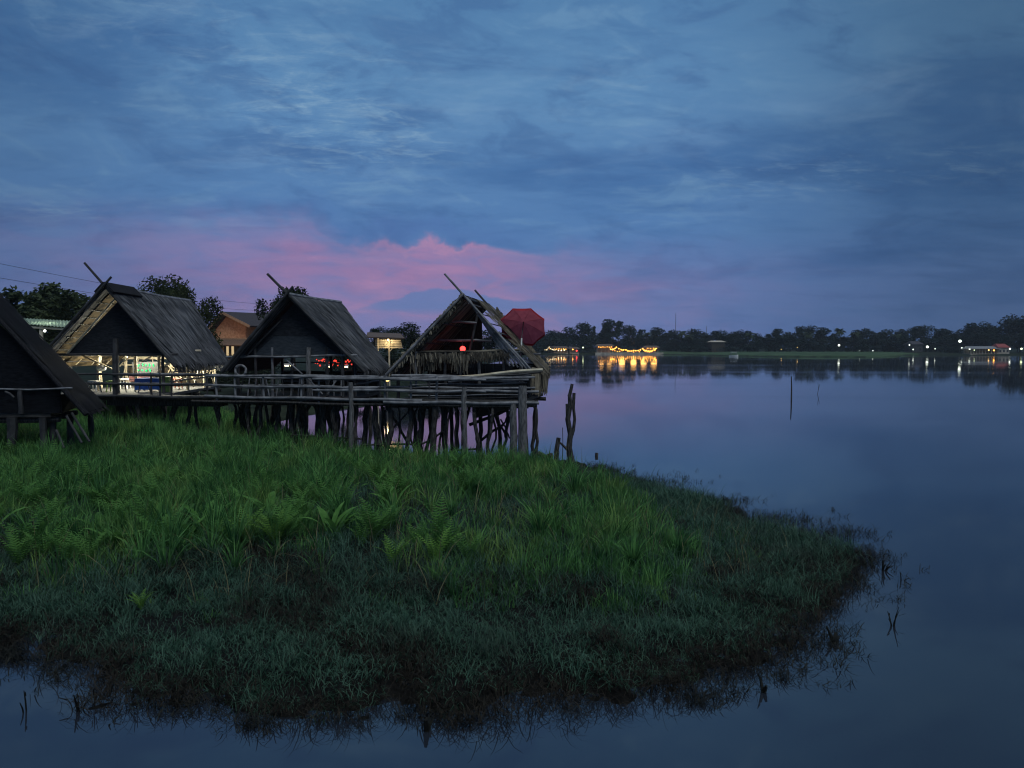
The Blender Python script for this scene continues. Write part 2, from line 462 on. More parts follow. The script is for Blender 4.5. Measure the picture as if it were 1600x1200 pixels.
bank_px = [(430, 668), (520, 690), (600, 708), (700, 716), (790, 717), (860, 719), (905, 722), (935, 735), (985, 755), (1060, 772), (1110, 788), (1180, 822), (1240, 840), (1310, 858), (1355, 884),
           (1310, 912), (1288, 955), (1222, 1008), (1135, 1040), (1075, 1072), (985, 1090), (905, 1100), (790, 1100), (690, 1122), (640, 1095), (520, 1118), (410, 1128), (330, 1088), (275, 1096), (190, 1092), (135, 1046), (72, 1014), (0, 1012), (-120, 1045)]
BANK = [tuple(G(u, v)[:2]) for u, v in bank_px] + [(-16, 10.5), (-30, 12), (-40, 20), (-40, 42), (-14, 42), (-12.2, 38)]
def bank_sd(x, y):
    x = np.asarray(x, float); y = np.asarray(y, float)
    w = .22
    return -.05 + .34 * (vnoise(x * 2.9, y * 2.9, 4) - .5) + poly_sd(x + w * (vnoise(x * 1.7, y * 1.7, 1) - .5) * 2, y + w * (vnoise(x * 1.7, y * 1.7, 2) - .5) * 2, BANK) + .12 * (vnoise(x * 5, y * 5, 3) - .5)
def bank_z(x, y):
    d = bank_sd(x, y)
    z = np.where(d > 0, .01 + .10 * smooth(d, 0, .8) + .28 * smooth(d, .5, 7) + .35 * smooth(-np.asarray(x), 6, 20) * smooth(d, 0, 4), np.minimum(d * .2 - .02, 0))
    e = smooth(d, -.7, -.1) * (1 - smooth(d, .3, 1.0))
    z = z + e * (.10 * (vnoise(np.asarray(x) * 3.4, np.asarray(y) * 3.4, 7) - .5) + .07 * (vnoise(np.asarray(x) * 9, np.asarray(y) * 9, 8) - .5))
    return z + np.where(d > -.2, .07 * (vnoise(np.asarray(x) * 2.6, np.asarray(y) * 2.6, 5) - .5) + .05 * (vnoise(np.asarray(x) * 8, np.asarray(y) * 8, 6) - .5), 0)
def grid_mesh(name, xs, ys, zf, mat):
    xx, yy = np.meshgrid(xs, ys); zz = zf(xx, yy)
    V = np.stack([xx, yy, zz], -1).reshape(-1, 3)
    nx, ny = len(xs), len(ys)
    i = (np.arange(ny - 1)[:, None] * nx + np.arange(nx - 1)[None]).reshape(-1)
    F = np.stack([i, i + 1, i + nx + 1, i + nx], -1)
    keep = V[F][:, :, 2].max(1) > -.6
    return np_mesh(name, V, F[keep], mat, True)
link('ground', grid_mesh('ground', np.concatenate([np.arange(-40, -14, .2), np.arange(-14, 9.01, .075)]), np.concatenate([np.arange(6.5, 22, .075), np.arange(22, 42.01, .14)]), lambda x, y: np.maximum(bank_z(x, y), -1.2), MT['mud']))['kind'] = 'structure'

SHORE = [(-12.5, 36), (-11, 45), (-8, 54), (-6.5, 65), (-8, 90), (-7, 150), (0, 255), (16, 365), (30, 392), (62, 398), (84, 385), (90, 330), (104, 292), (135, 284), (152, 300), (160, 335),
         (178, 352), (200, 345), (235, 325), (300, 300), (420, 260), (700, 250), (950, 250), (950, 950), (-950, 950), (-950, 37), (-60, 33)]
def shore_z(x, y):
    d = poly_sd(x, y, SHORE)
    return np.where(d > 0, .05 + .5 * smooth(d, 0, 3) + .7 * smooth(d, 3, 30) + 6 * smooth(d, 60, 900), np.maximum(d * .1, -3))
sx = np.concatenate([np.arange(-900, -200, 50), np.arange(-200, -40, 10), np.arange(-40, 10, 1.5), np.arange(10, 260, 3), np.arange(260, 901, 20)])
sy = np.concatenate([np.arange(30, 100, 1.5), np.arange(100, 270, 8), np.arange(270, 420, 2.5), np.arange(420, 901, 20)])
link('shore', grid_mesh('shore', sx.astype(float), sy.astype(float), shore_z, MT['undergrowth']))['kind'] = 'structure'
def lawn_z(x, y):
    return np.where((poly_sd(x, y, SHORE) > 0) & (poly_sd(x, y, [(40, 420), (78, 380), (96, 270), (160, 270), (190, 360), (190, 420)]) > 0), shore_z(x, y) + .06, -9)
link('lawn', grid_mesh('lawn', np.arange(40, 195, 1.5), np.arange(270, 420, 1.5), lawn_z, MT['lawn']))['kind'] = 'structure'

# ------------------------------------------------------------------ grass (one uncountable object per kind)
def blades(pos, length, lean, width, az, curl=.5, seg=3, tipw=.15):
    """pos (N,3), everything else (N,); returns V, F of curved blades"""
    n = len(pos); L = seg + 1
    t = np.linspace(0, 1, L)[None]                       # (1,L)
    ang = lean[:, None] * (1 + curl * 2 * t) * t ** .6    # angle from vertical along the blade
    ds = (length / seg)[:, None]
    dx = np.sin(ang); dz = np.cos(ang)
    r = np.concatenate([np.zeros((n, 1)), np.cumsum(dx[:, 1:] * ds, 1)], 1)
    z = np.concatenate([np.zeros((n, 1)), np.cumsum(dz[:, 1:] * ds, 1)], 1)
    ca, sa = np.cos(az)[:, None], np.sin(az)[:, None]
    cx = pos[:, 0:1] + r * ca; cy = pos[:, 1:2] + r * sa; cz = pos[:, 2:3] + z
    w = width[:, None] * (1 - (1 - tipw) * t ** 1.5) * .5
    tw = az + RNG.uniform(-.9, .9, n) + math.pi / 2
    wx, wy = np.cos(tw)[:, None] * w, np.sin(tw)[:, None] * w
    A = np.stack([cx - wx, cy - wy, cz], -1); B = np.stack([cx + wx, cy + wy, cz], -1)
    V = np.stack([A, B], 2).reshape(-1, 3)
    base = (np.arange(n) * L * 2)[:, None] + (np.arange(seg) * 2)[None]
    F = np.stack([base, base + 1, base + 3, base + 2], -1).reshape(-1, 4)
    return V, F
def scatter(n, x0, x1, y0, y1):
    x = RNG.uniform(x0, x1, n); y = RNG.uniform(y0, y1, n)
    d = bank_sd(x, y)
    u, v = proj(x, y, np.full(n, .3))
    k = (u > -160) & (u < 1700)
    return x[k], y[k], d[k]
def tallness(x, y, d):
    n = vnoise(x * .45, y * .45, 21)
    t = smooth(y + 2.6 * (n - .5) - .12 * np.maximum(-x - 2, 0), 9.3, 13.4) * smooth(d, .35, 1.5)
    return t * np.where(x > 1.5, smooth(d, .2, 1.2 + 1.5 * smooth(x, 1.5, 3.5)), 1)
def tufts(cx, cy, per, spread):
    k = np.repeat(np.arange(len(cx)), per)
    a = RNG.uniform(0, 2 * math.pi, len(k)); r = spread * np.sqrt(RNG.uniform(0, 1, len(k)))
    return k, cx[k] + r * np.cos(a), cy[k] + r * np.sin(a), a
# tall green grass: fine blades plus coarse arching tussocks
x, y, d = scatter(52000, -26, 8, 9, 37)
t = tallness(x, y, d); bald = vnoise(x * .9, y * .9, 31)
hole = smooth(vnoise(x * .55, y * .8, 33), .22, .40)
keep = (d > .3) & (RNG.uniform(0, 1, len(x)) < t * .55 * smooth(bald, .22, .46) * (.12 + .88 * hole))
x, y, d, t = x[keep], y[keep], d[keep], t[keep]
k, bx, by, a = tufts(x, y, 13, .12)
mound = .6 * vnoise(x * .9, y * .9, 9) + .4 * vnoise(x * 2.1, y * 2.1, 10)
hgt = (.20 + .62 * mound + .22 * smooth(-x, 3, 12)) * (.35 + .65 * t) * (.4 + .6 * smooth(d, .3, 2.8)) * RNG.uniform(.7, 1.25, len(x))
n = len(k)
V, F = blades(np.stack([bx, by, bank_z(bx, by) - .02], -1), hgt[k] * RNG.uniform(.55, 1.15, n), RNG.uniform(.04, .6, n), RNG.uniform(.012, .024, n) * (.75 + .02 * by), a + RNG.uniform(-.8, .8, n), .55)
x, y, d = scatter(3900, -26, 6, 10.5, 34)
t = tallness(x, y, d)
keep = (d > .5) & (t > .72) & (RNG.uniform(0, 1, len(x)) < (.25 + .6 * smooth(-x, 1, 7)) * smooth(vnoise(x * .7, y * .7, 61), .3, .6))
x, y, d = x[keep], y[keep], d[keep]
k, bx, by, a = tufts(x, y, 34, .07); n = len(k)
hh = RNG.uniform(.5, 1.05, len(x)) * (.55 + .45 * smooth(d, .5, 3))
V2, F2 = blades(np.stack([bx, by, bank_z(bx, by)], -1), hh[k] * RNG.uniform(.6, 1.2, n), RNG.uniform(.08, .75, n), RNG.uniform(.02, .042, n), a + RNG.uniform(-.3, .3, n), .75, 4, .08)
tag(link('tall_grass', np_mesh('tall_grass', np.concatenate([V, V2]), np.concatenate([F, F2 + len(V)]), MT['grass_tall'])), 'tall green grass covering the back of the bank', 'grass', kind='stuff')
# dry straw standing in it
x, y, d = scatter(9000, -22, 8, 10, 34)
keep = (d > .3) & (tallness(x, y, d) > .2) & (vnoise(x * .6, y * .6, 71) > .45)
x, y = x[keep], y[keep]; n = len(x)
V, F = blades(np.stack([x, y, bank_z(x, y)], -1), RNG.uniform(.3, 1.0, n), RNG.uniform(.1, 1.0, n), RNG.uniform(.008, .016, n), RNG.uniform(0, 6.28, n), .5)
tag(link('dry_grass', np_mesh('dry_grass', V, F, MT['grass_straw'])), 'pale dry stems scattered through the tall grass', 'grass', kind='stuff')
# short creeping grass near the water
x, y, d = scatter(52000, -14, 9, 7, 21)
t = tallness(x, y, d); bald = vnoise(x * 1.1, y * 1.1, 41)
keep = (d > .02) & (RNG.uniform(0, 1, len(x)) < (1 - .75 * t) * smooth(bald - .08 * smooth(-x, 1, 5), -.12, .2) * (.5 + .5 * smooth(d, .05, .8)) * .62)
x, y, d = x[keep], y[keep], d[keep]
k, bx, by, a = tufts(x, y, 11, .13); n = len(k)
hz = RNG.uniform(.10, .26, n) * (1 + .9 * smooth(by, 9.3, 12.5)) * (.6 + .8 * vnoise(bx * 2.2, by * 2.2, 43))
lift = RNG.uniform(0, .22, n) * smooth(vnoise(bx * 1.6, by * 1.6, 44), .2, .85)
V, F = blades(np.stack([bx, by, bank_z(bx, by) + lift], -1), hz, RNG.uniform(.3, 1.6, n), RNG.uniform(.006, .012, n), RNG.uniform(0, 6.28, n), .8)
tag(link('short_grass', np_mesh('short_grass', V, F, MT['grass_short'])), 'short dull creeping grass on the front of the bank', 'grass', kind='stuff')
# brown dead grass in patches along the edge
x, y, d = scatter(46000, -14, 9, 7, 24)
pn = vnoise(x * .9, y * .9, 51)
keep = (d > -.24) & (RNG.uniform(0, 1, len(x)) < np.maximum((1 - smooth(d, -.05, .6)), .9 * smooth(pn, .6, .76) * (1 - smooth(y, 12, 14.5)))
                     * .62 * np.where(d < -.2, .75 * smooth(vnoise(x * 1.5, y * 1.5, 52), .25, .5), 1.3))
x, y, d = x[keep], y[keep], d[keep]
k, bx, by, a = tufts(x, y, 11, .15); n = len(k)
V, F = blades(np.stack([bx, by, np.maximum(bank_z(bx, by), -.02) + RNG.uniform(0, .12, n)], -1), RNG.uniform(.08, .34, n), RNG.uniform(.75, 1.75, n), RNG.uniform(.005, .013, n), RNG.uniform(0, 6.28, n), .35)
V[:, 2] = np.maximum(V[:, 2], -.03)
tag(link('dead_grass', np_mesh('dead_grass', V, F, MT['grass_dead'])), 'brown dead grass and roots along the muddy edge', 'grass', kind='stuff')
# weeds floating off the right bank
x, y = [], []
for (u, v, su, sv, m) in ((1010, 752, 42, 6, 150), (945, 735, 24, 4, 90), (1115, 784, 34, 5, 150), (1195, 812, 50, 6, 200), (1280, 834, 45, 6, 190), (1340, 866, 25, 6, 90), (1340, 905, 35, 20, 90), (1330, 880, 30, 8, 70), (1200, 1050, 60, 18, 100), (1280, 1000, 40, 18, 90), (1100, 1090, 30, 10, 50), (300, 1105, 50, 12, 50), (95, 1046, 30, 14, 60), (15, 1026, 24, 8, 90), (400, 1132, 20, 6, 30), (700, 1118, 50, 8, 40)):
    for _ in range(m):
        g = G(random.gauss(u, su), random.gauss(v, sv)); x.append(g.x); y.append(g.y)
x, y = np.array(x), np.array(y)
k, bx, by, a = tufts(x, y, 7, .10); n = len(k)
V, F = blades(np.stack([bx, by, RNG.uniform(-.02, .02, n)], -1), RNG.uniform(.05, .24, n), RNG.uniform(.9, 1.75, n), RNG.uniform(.006, .014, n), RNG.uniform(0, 6.28, n), .15)
V[:, 2] = np.maximum(V[:, 2], .004)
tag(link('floating_weeds', np_mesh('floating_weeds', V, F, MT['weed_dark'])), 'dark weeds floating in the shallows around the bank', 'weeds', kind='stuff')

# ferns: individual plants, five shapes shared
def fern_mesh(seed, nf, ln, mat):
    rr = random.Random(seed); b = MB()
    for i in range(nf):
        az = 2 * math.pi * i / nf + rr.uniform(-.4, .4); L = ln * rr.uniform(.75, 1.1); lean = rr.uniform(.08, .42)
        dr = Vector((math.cos(az), math.sin(az), 0)); sd = Vector((-dr.y, dr.x, 0))
        p = Vector((0, 0, 0)); npin = 15; pts = []
        for j in range(npin + 1):
            t = j / npin; an = lean + 1.25 * t ** 1.8
            pts.append(p.copy()); p = p + (dr * math.sin(an) + Vector((0, 0, math.cos(an)))) * (L / npin)
        b.tube(pts, [.006 * (1 - .8 * j / npin) + .001 for j in range(npin + 1)], 4, False)
        for j in range(2, npin + 1):
            t = j / npin; pl = L * .24 * math.sin(math.pi * min(1, t * .92 + .10)) ** .8 * (1.15 - t * .75)
            tg = (pts[j] - pts[j - 1]).normalized()
            for s in (-1, 1):
                d = (sd * s * .86 + tg * .5).normalized() * pl
                w = tg * (L / npin * .2)
                dn = Vector((0, 0, -.10 * pl))
                b.quad(pts[j] - w, pts[j] + w, pts[j] + d * .6 + w * .8 + dn, pts[j] + d * .6 - w * .8 + dn)
                b.tri(pts[j] + d * .6 - w * .8 + dn, pts[j] + d * .6 + w * .8 + dn, pts[j] + d + dn * 2.2)
    return np_mesh_from(b, 'fern', mat)
def np_mesh_from(b, name, mat):
    m = bpy.data.meshes.new(name); m.from_pydata([tuple(p) for p in b.v], [], b.f); m.materials.append(mat); m.update(); return m
FERN = [fern_mesh(i, n_, l_, MT['fern']) for i, (n_, l_) in enumerate(((8, .75), (9, .62), (7, .85), (10, .7)))]
FERNB = [fern_mesh(20 + i, n_, l_, MT['fern_bright']) for i, (n_, l_) in enumerate(((11, .6), (8, .8)))]
def place_fern(mesh, u, v, sc, label, group=None):
    g = G(u, v, .3); z = float(bank_z(g.x, g.y))
    o = link('fern', mesh); o.location = (g.x, g.y, z + .05); o.scale = (sc,) * 3; o.rotation_euler = (0, 0, random.uniform(0, 6.28))
    tag(o, label, 'fern', group); return o
place_fern(FERNB[0], 220, 940, .55, 'lone bright yellow-green fern in the dark short grass')
place_fern(FERNB[0], 430, 855, 1.25, 'bushy bright green fern, roundest clump among the tall ferns')
place_fern(FERNB[1], 385, 850, 1.05, 'upright bright fern beside the roundest bushy fern clump')
place_fern(FERN[2], 585, 770, 1.0, 'tall fern with curled tips in the middle of the tall grass')
place_fern(FERNB[1], 680, 880, .95, 'bright fern with upright fronds at the front edge of tall grass')
place_fern(FERN[0], 730, 880, .8, 'mid green fern just right of the bright front-edge fern')
place_fern(FERNB[1], 615, 890, .85, 'bright fern left of the front-edge fern, leaning over short grass')
rf = random.Random(5); nfern = 0; fern_holes = lambda g: float(vnoise(g.x * .55, g.y * .8, 33)) < .27
while nfern < 190:
    u, v = rf.uniform(-60, 800), rf.uniform(725, 915)
    if v > 872 + 16 * math.sin(u * .021) + 12 * math.sin(u * .057) - .02 * u: continue
    if fern_holes(G(u, v, .3)): continue
    far = v < 800
    place_fern(rf.choice(FERN), u, v, rf.uniform(.6, 1.1), 'green fern among the tall grass high on the bank' if far else 'green fern where the tall grass meets the short grass', 'ferns high in the tall grass' if far else 'ferns along the front of the tall grass')
    nfern += 1

def leafy_mesh(seed):
    rr = random.Random(seed); b = MB()
    for i in range(rr.randint(6, 9)):
        az = rr.uniform(0, 6.28); L = rr.uniform(.4, .8); ln = rr.uniform(.1, .6); dr = Vector((math.cos(az), math.sin(az), 0)); sd = Vector((-dr.y, dr.x, 0)); p = dr * .03; w0 = rr.uniform(.05, .085)
        for j in range(6):
            a = ln + .16 * j * (1 + ln); q = p + (dr * math.sin(a) + Vector((0, 0, math.cos(a)))) * (L / 6)
            f = lambda k: w0 * math.sin(math.pi * min(1, .06 + k / 6 * .94)) ** .8
            u_ = Vector((0, 0, .25))
            for sg in (-1, 1): b.quad(p, q, q + (sd * sg + u_) * f(j + 1), p + (sd * sg + u_) * f(j))
            p = q
    return np_mesh_from(b, 'leafy_plant', MT['fern'])
LEAFY = [leafy_mesh(i) for i in range(4)]
for i in range(46):
    u, v = rf.uniform(-40, 620), rf.uniform(715, 862); g = G(u, v, .3)
    o = link('leafy_plant', LEAFY[i % 4]); o.location = (g.x, g.y, float(bank_z(g.x, g.y)) + .02); o.scale = (rf.uniform(.8, 1.25),) * 3; o.rotation_euler = (0, 0, rf.uniform(0, 6.28))
    tag(o, 'broad-leaved green plant standing between the ferns and tall grass', 'plant', 'leafy plants in the tall grass')

# ------------------------------------------------------------------ thatch
def bil(c, s, t):
    return c[0].lerp(c[1], s).lerp(c[2].lerp(c[3], s), t)
def thatch(c, step=.055, courses=9, hang=.40, seed=0, gap=None, thick=.07):
    """c = ridge front, ridge back, eave front, eave back (outer skin)"""
    rr = random.Random(seed); b = MB()
    n = (c[1] - c[0]).cross(c[2] - c[0]).normalized()
    if n.z < 0: n = -n
    L = ((c[1] - c[0]).length + (c[3] - c[2]).length) / 2; D = ((c[2] - c[0]).length + (c[3] - c[1]).length) / 2
    if gap is None:
        b.slab(c[0], c[1], c[3], c[2], thick)
    for k in range(courses):
        t0 = (k - .35) / courses
        for i in range(int(L / step)):
            s = (i + rr.uniform(-.7, .7)) / (L / step); s = min(max(s, -.01), 1.01)
            if gap and gap(s, max(t0, 0) + .5 / courses): continue
            ln = rr.uniform(1.15, 1.75) / courses
            ta = max(t0 + rr.uniform(-.25, .25) / courses, -.01); tb = ta + ln
            if k == courses - 1: tb = min(tb, 1 + rr.uniform(.2, 1.0) * hang / D)
            else: tb = min(tb, 1 + .5 * hang / D)
            w = rr.uniform(.5, 1.5) * step / L; sk = rr.uniform(-.6, .6) * step / L
            up0, up1 = thick * .5 + rr.uniform(.0, .02), thick * .5 + rr.uniform(.03, .085)
            a0, a1 = bil(c, s - w, ta) + n * up0, bil(c, s + w, ta) + n * up0
            m0, m1 = bil(c, s - w + sk, (ta + tb) / 2) + n * (up0 + up1) * .55, bil(c, s + w + sk, (ta + tb) / 2) + n * (up0 + up1) * .55
            e0, e1 = bil(c, s - w * .6 + 2 * sk, tb) + n * up1, bil(c, s + w * .6 + 2 * sk, tb) + n * up1
            if tb > 1.0: e0 = e0 + Vector((0, 0, -.3 * (tb - 1) * D)); e1 = e1 + Vector((0, 0, -.3 * (tb - 1) * D))
            b.quad(a0, m0, m1, a1); b.quad(m0, e0, e1, m1)
    return b
def fringe(a, b_, h, n, seed=0, depth=.12):
    rr = random.Random(seed); b = MB(); a, b_ = Vector(a), Vector(b_)
    for i in range(n):
        p = a.lerp(b_, rr.random()) + Vector((0, rr.uniform(-depth, depth), rr.uniform(-.04, .1)))
        l = h * rr.uniform(.55, 1.25); w = rr.uniform(.012, .03); sx = rr.uniform(-.05, .05)
        q = p + Vector((sx, rr.uniform(-.08, .02), -l))
        b.quad(p + Vector((-w, 0, 0)), p + Vector((w, 0, 0)), q + Vector((w * .4, 0, 0)), q - Vector((w * .4, 0, 0)))
    return b
def rafter(a, b, r=.045): return MB().tube([a, Vector(a).lerp(Vector(b), .5) + Vector((0, 0, random.uniform(-.02, .03))), b], [r, r * .95, r * .85], 7)

FL = 2.0     # deck level of huts and boardwalk
class Hut:
    def __init__(s, label, A, B, EL, ER, ELb, ERb):
        s.A, s.B, s.EL, s.ER, s.ELb, s.ERb = map(Vector, (A, B, EL, ER, ELb, ERb))
        c = (s.EL + s.ER + s.ELb + s.ERb) / 4
        s.root = thing('thatched_hut', (c.x, c.y, 0), label, 'hut')
    def Q(s, sx, d, z):
        """sx -1..1 across, d 0..1 deep, z up"""
        f = s.EL.lerp(s.ER, (sx + 1) / 2); b = s.ELb.lerp(s.ERb, (sx + 1) / 2); p = f.lerp(b, d)
        return Vector((p.x, p.y, z))
    def part(s, b, name, mat, parent=None, sm=False):
        return b.build(name, mat, parent or s.root, sm)
    def rz(s, sx, d):
        """underside height of the roof at (sx, d)"""
        r = s.A.lerp(s.B, d).z; e = (s.EL if sx < 0 else s.ER).lerp(s.ELb if sx < 0 else s.ERb, d).z
        return r + (e - r) * abs(sx) - .12
    def roofs(s, mat, under, seed, **k):
        s.part(thatch((s.A, s.B, s.ER, s.ERb), seed=seed, **k), 'roof_slope', mat)
        s.part(thatch((s.A, s.B, s.EL, s.ELb), seed=seed + 1, **k), 'roof_slope', mat)
        for (e, eb) in ((s.ER, s.ERb), (s.EL, s.ELb)):     # ceiling lining of split bamboo
            dz = Vector((0, 0, -.09)); f = .06
            a, b, c, d = s.A.lerp(s.B, f) + dz, s.A.lerp(s.B, 1 - f) + dz, eb.lerp(e, f) + dz, e.lerp(eb, f) + dz
            s.part(MB().slab(a, b, c, d, .02), 'roof_lining', under)
    def bargeboards(s, mat, ext=(.9, .5), r=.05, dy=-.06):
        o = Vector((0, dy, .05))
        for e, x in ((s.ER, ext[0]), (s.EL, ext[1])):
            dr = (s.A - e).normalized()
            s.part(MB().tube([e + o - dr * .12, (e + s.A) / 2 + o, s.A + o + dr * x], [r * 1.1, r, r * .75], 8), 'gable_pole', mat)
            o = o + Vector((0, -.09, 0))
    def floor(s, d0=-.02, d1=.98, w=.86, mat='plank'):
        a, b, c, d = s.Q(-w, d0, FL - .06), s.Q(w, d0, FL - .06), s.Q(w, d1, FL - .06), s.Q(-w, d1, FL - .06)
        s.part(MB().slab(a, b, c, d, .1), 'floor', MT[mat])
        for dd in (d0 + .05, .5, d1 - .05):
            s.part(MB().tube(sag(s.Q(-w - .06, dd, FL - .2), s.Q(w + .06, dd, FL - .2), 6, .02), .075, 7), 'floor_beam', MT['trunk_wood'])
    def post(s, sx, d, z0=None, z1=None, r=.055, mat='bamboo', name='post', cr=.02):
        p0 = s.Q(sx, d, FL if z0 is None else z0); p1 = s.Q(sx, d, s.rz(sx, d) if z1 is None else z1)
        s.part(MB().tube(crooked(p0, p1, cr, 5), [r * 1.1, r, r, r, r * .9], 7), name, MT[mat])
    def stilts(s, grid, base=-.5, r=(.05, .11), lean=.25, mat='trunk_wood', bend=.10):
        for sx, d in grid:
            p1 = s.Q(sx, d, FL - .12); p0 = p1 + Vector((random.uniform(-lean, lean), random.uniform(-lean, lean), 0)); p0.z = base
            q = random.uniform(*r)
            s.part(MB().tube(crooked(p0, p1, bend, 8), [q * random.uniform(.85, 1.2) for _ in range(8)], 7), 'stilt', MT[mat])
    def side_rail(s, sx, d0, d1, z, mat, n=0, zt=None):
        s.part(MB().tube(sag(s.Q(sx, d0, z), s.Q(sx, d1, z), 7, .015), .035, 6), 'rail', MT[mat])

rt0 = random.Random(12)
# ------------------------------------------------------------------ hut with the lit room
Yf = 29.4
h2 = Hut('grey thatched hut on stilts with a brightly lit room and crossed ridge poles', P(165, 449, Yf), P(297, 471, 37.0), P(58, 570, Yf), P(272, 571, Yf), P(185, 567, 36.2), P(357, 567, 36.2))
h2.roofs(MT['thatch'], MT['thatch_under'], 3)
h2.bargeboards(MT['bamboo_dark'], (1.15, .45), .06)
a, b = h2.A.lerp(h2.B, -.02), h2.A.lerp(h2.B, .28)
h2.part(MB().slab(a + Vector((-.34, 0, -.20)), b + Vector((-.34, 0, -.20)), b + Vector((.0, 0, .17)), a + Vector((0, 0, .17)), .09).slab(a + Vector((.36, 0, -.20)), b + Vector((.36, 0, -.20)), b + Vector((.0, 0, .17)), a + Vector((0, 0, .17)), .09), 'ridge_cap', MT['thatch_dark'])
h2.part(MB().tube([h2.A.lerp(h2.B, .26) + Vector((0, 0, .05)), h2.A.lerp(h2.B, .6) + Vector((0, 0, .0)), h2.B + Vector((0, 0, .02))], .09, 7), 'ridge_pole', MT['bamboo'])
zg = P(165, 553, Yf + .5).z
ap = h2.A.lerp(h2.B, .07) + Vector((.25, 0, -.45))
h2.part(MB().tri_slab(h2.Q(-.64, .07, zg), h2.Q(.93, .07, zg), ap, .05), 'gable_panel', MT['woven'])
h2.part(rafter(h2.Q(-.64, .06, zg), ap + Vector((-.1, -.06, .1)), .04), 'rafter', MT['bamboo_pale'])
h2.part(MB().tube(sag(h2.Q(-1, .06, zg - .02), h2.Q(1, .06, zg - .02), 6, .01), .05, 7), 'tie_beam', MT['bamboo_dark'])
h2.part(MB().tube(sag(h2.Q(-.95, .5, zg + .1), h2.Q(.95, .5, zg + .1), 6, .01), .05, 7), 'tie_beam', MT['bamboo_pale'])
h2.part(MB().tube(sag(h2.Q(-.95, .97, zg - .25), h2.Q(.95, .97, zg - .25), 6, .01), .06, 7), 'tie_beam', MT['bamboo_pale'])
h2.floor(mat='post_wood')
for sx, d, m, r in ((-.9, .08, 'bamboo_dark', .06), (.13, .02, 'bamboo_dark', .11), (.80, .04, 'bamboo_dark', .06), (-.55, .35, 'bamboo_pale', .06), (.0, .4, 'bamboo_pale', .07), (.42, .35, 'bamboo_pale', .06),
                    (.82, .4, 'bamboo_pale', .06), (.82, .7, 'bamboo_pale', .06), (.8, .95, 'bamboo_pale', .055), (-.8, .95, 'bamboo_pale', .06), (.1, .95, 'bamboo_pale', .06), (-.82, .6, 'bamboo_pale', .06)):
    h2.post(sx, d, r=r, mat=m, z1=min(h2.rz(sx, d), zg + .6 if abs(sx) < .7 else 9))
for a, b, m in (((-.8, .3, zg), (-.2, .34, FL + .75), 'bamboo_pale'), ((-.05, .38, zg - .05), (-.3, .42, zg - .55), 'bamboo_pale'), ((.2, .3, zg - .35), (.5, .34, zg + .15), 'bamboo_pale'), ((.75, .3, zg - .1), (.4, .34, zg - .75), 'bamboo_pale'),
                ((.45, .36, zg - .7), (.75, .36, zg + .05), 'bamboo'), ((-.5, .97, zg), (.2, .97, zg - .9), 'bamboo_pale'), ((.82, .5, FL + .1), (.82, .66, FL + 1.2), 'bamboo_pale'), ((.82, .72, FL + 1.2), (.82, .9, FL + .1), 'bamboo_pale')):
    h2.part(rafter(h2.Q(*a), h2.Q(*b), .035), 'brace', MT[m])
for z in (FL + .45, FL + .8): h2.side_rail(.84, .1, .96, z, 'bamboo')
for i in range(9):
    d0 = .42 + i * .058
    h2.part(rafter(h2.Q(.84, d0, FL + .42), h2.Q(.84, d0 + (.045 if i % 2 else -.045), FL + .82), .022), 'rail_stick', MT['bamboo_pale'])
for i, d in enumerate((.2, .4, .6, .8)):
    h2.part(MB().tube([h2.Q(-.97, d, h2.rz(-.97, d) + .0), h2.Q(-.02, d, h2.rz(0, d) - .06)], .035, 6), 'rafter', MT['bamboo_pale'])
    h2.part(MB().tube([h2.Q(.97, d, h2.rz(.97, d) + .0), h2.Q(.02, d, h2.rz(0, d) - .06)], .035, 6), 'rafter', MT['bamboo_pale'])
for t in (.15, .25, .34, .43, .52, .6, .68, .76, .84, .92):
    for e, eb in ((h2.EL, h2.ELb), (h2.ER, h2.ERb)):
        h2.part(MB().tube([h2.A.lerp(e, t) + Vector((0, .12, -.13)), h2.B.lerp(eb, t) + Vector((0, -.1, -.13))], .018, 6), 'batten', MT['bamboo_dark'])
h2.part(MB().slab(h2.Q(-.8, .985, FL), h2.Q(.55, .985, FL), h2.Q(.55, .985, FL + .85), h2.Q(-.8, .985, FL + .85), .04), 'low_wall', MT['woven_brown'])
h2.stilts([(-.7, .1), (-.4, .05), (-.1, .2), (.2, .05), (.5, .1), (.8, .05), (-.7, .5), (-.2, .5), (.3, .5), (.8, .45), (.6, .8), (.1, .85), (.85, .85), (-.5, .9), (.45, .3), (.65, .6)], base=-.3)
for i in range(15):
    sx = -.85 + i * .118
    h2.part(rafter(h2.Q(sx, .93, FL + rt0.uniform(0, .5)), h2.Q(sx + rt0.uniform(-.3, .3), .93, FL + rt0.uniform(.9, 1.6)), rt0.uniform(.02, .035)), 'rail_stick', MT['bamboo_pale'])
for z in (.5, .95, 1.3): h2.part(MB().tube(sag(h2.Q(-.9, .96, FL + z), h2.Q(.85, .96, FL + z), 6, .02), .04, 6), 'rail', MT['bamboo_pale'])
for i in range(9):
    sx = -.8 + i * .18
    h2.part(rafter(h2.Q(sx, .01, FL + .05), h2.Q(sx + rt0.uniform(-.06, .06), .01, FL + .45), .02), 'rail_stick', MT['bamboo_dark'])
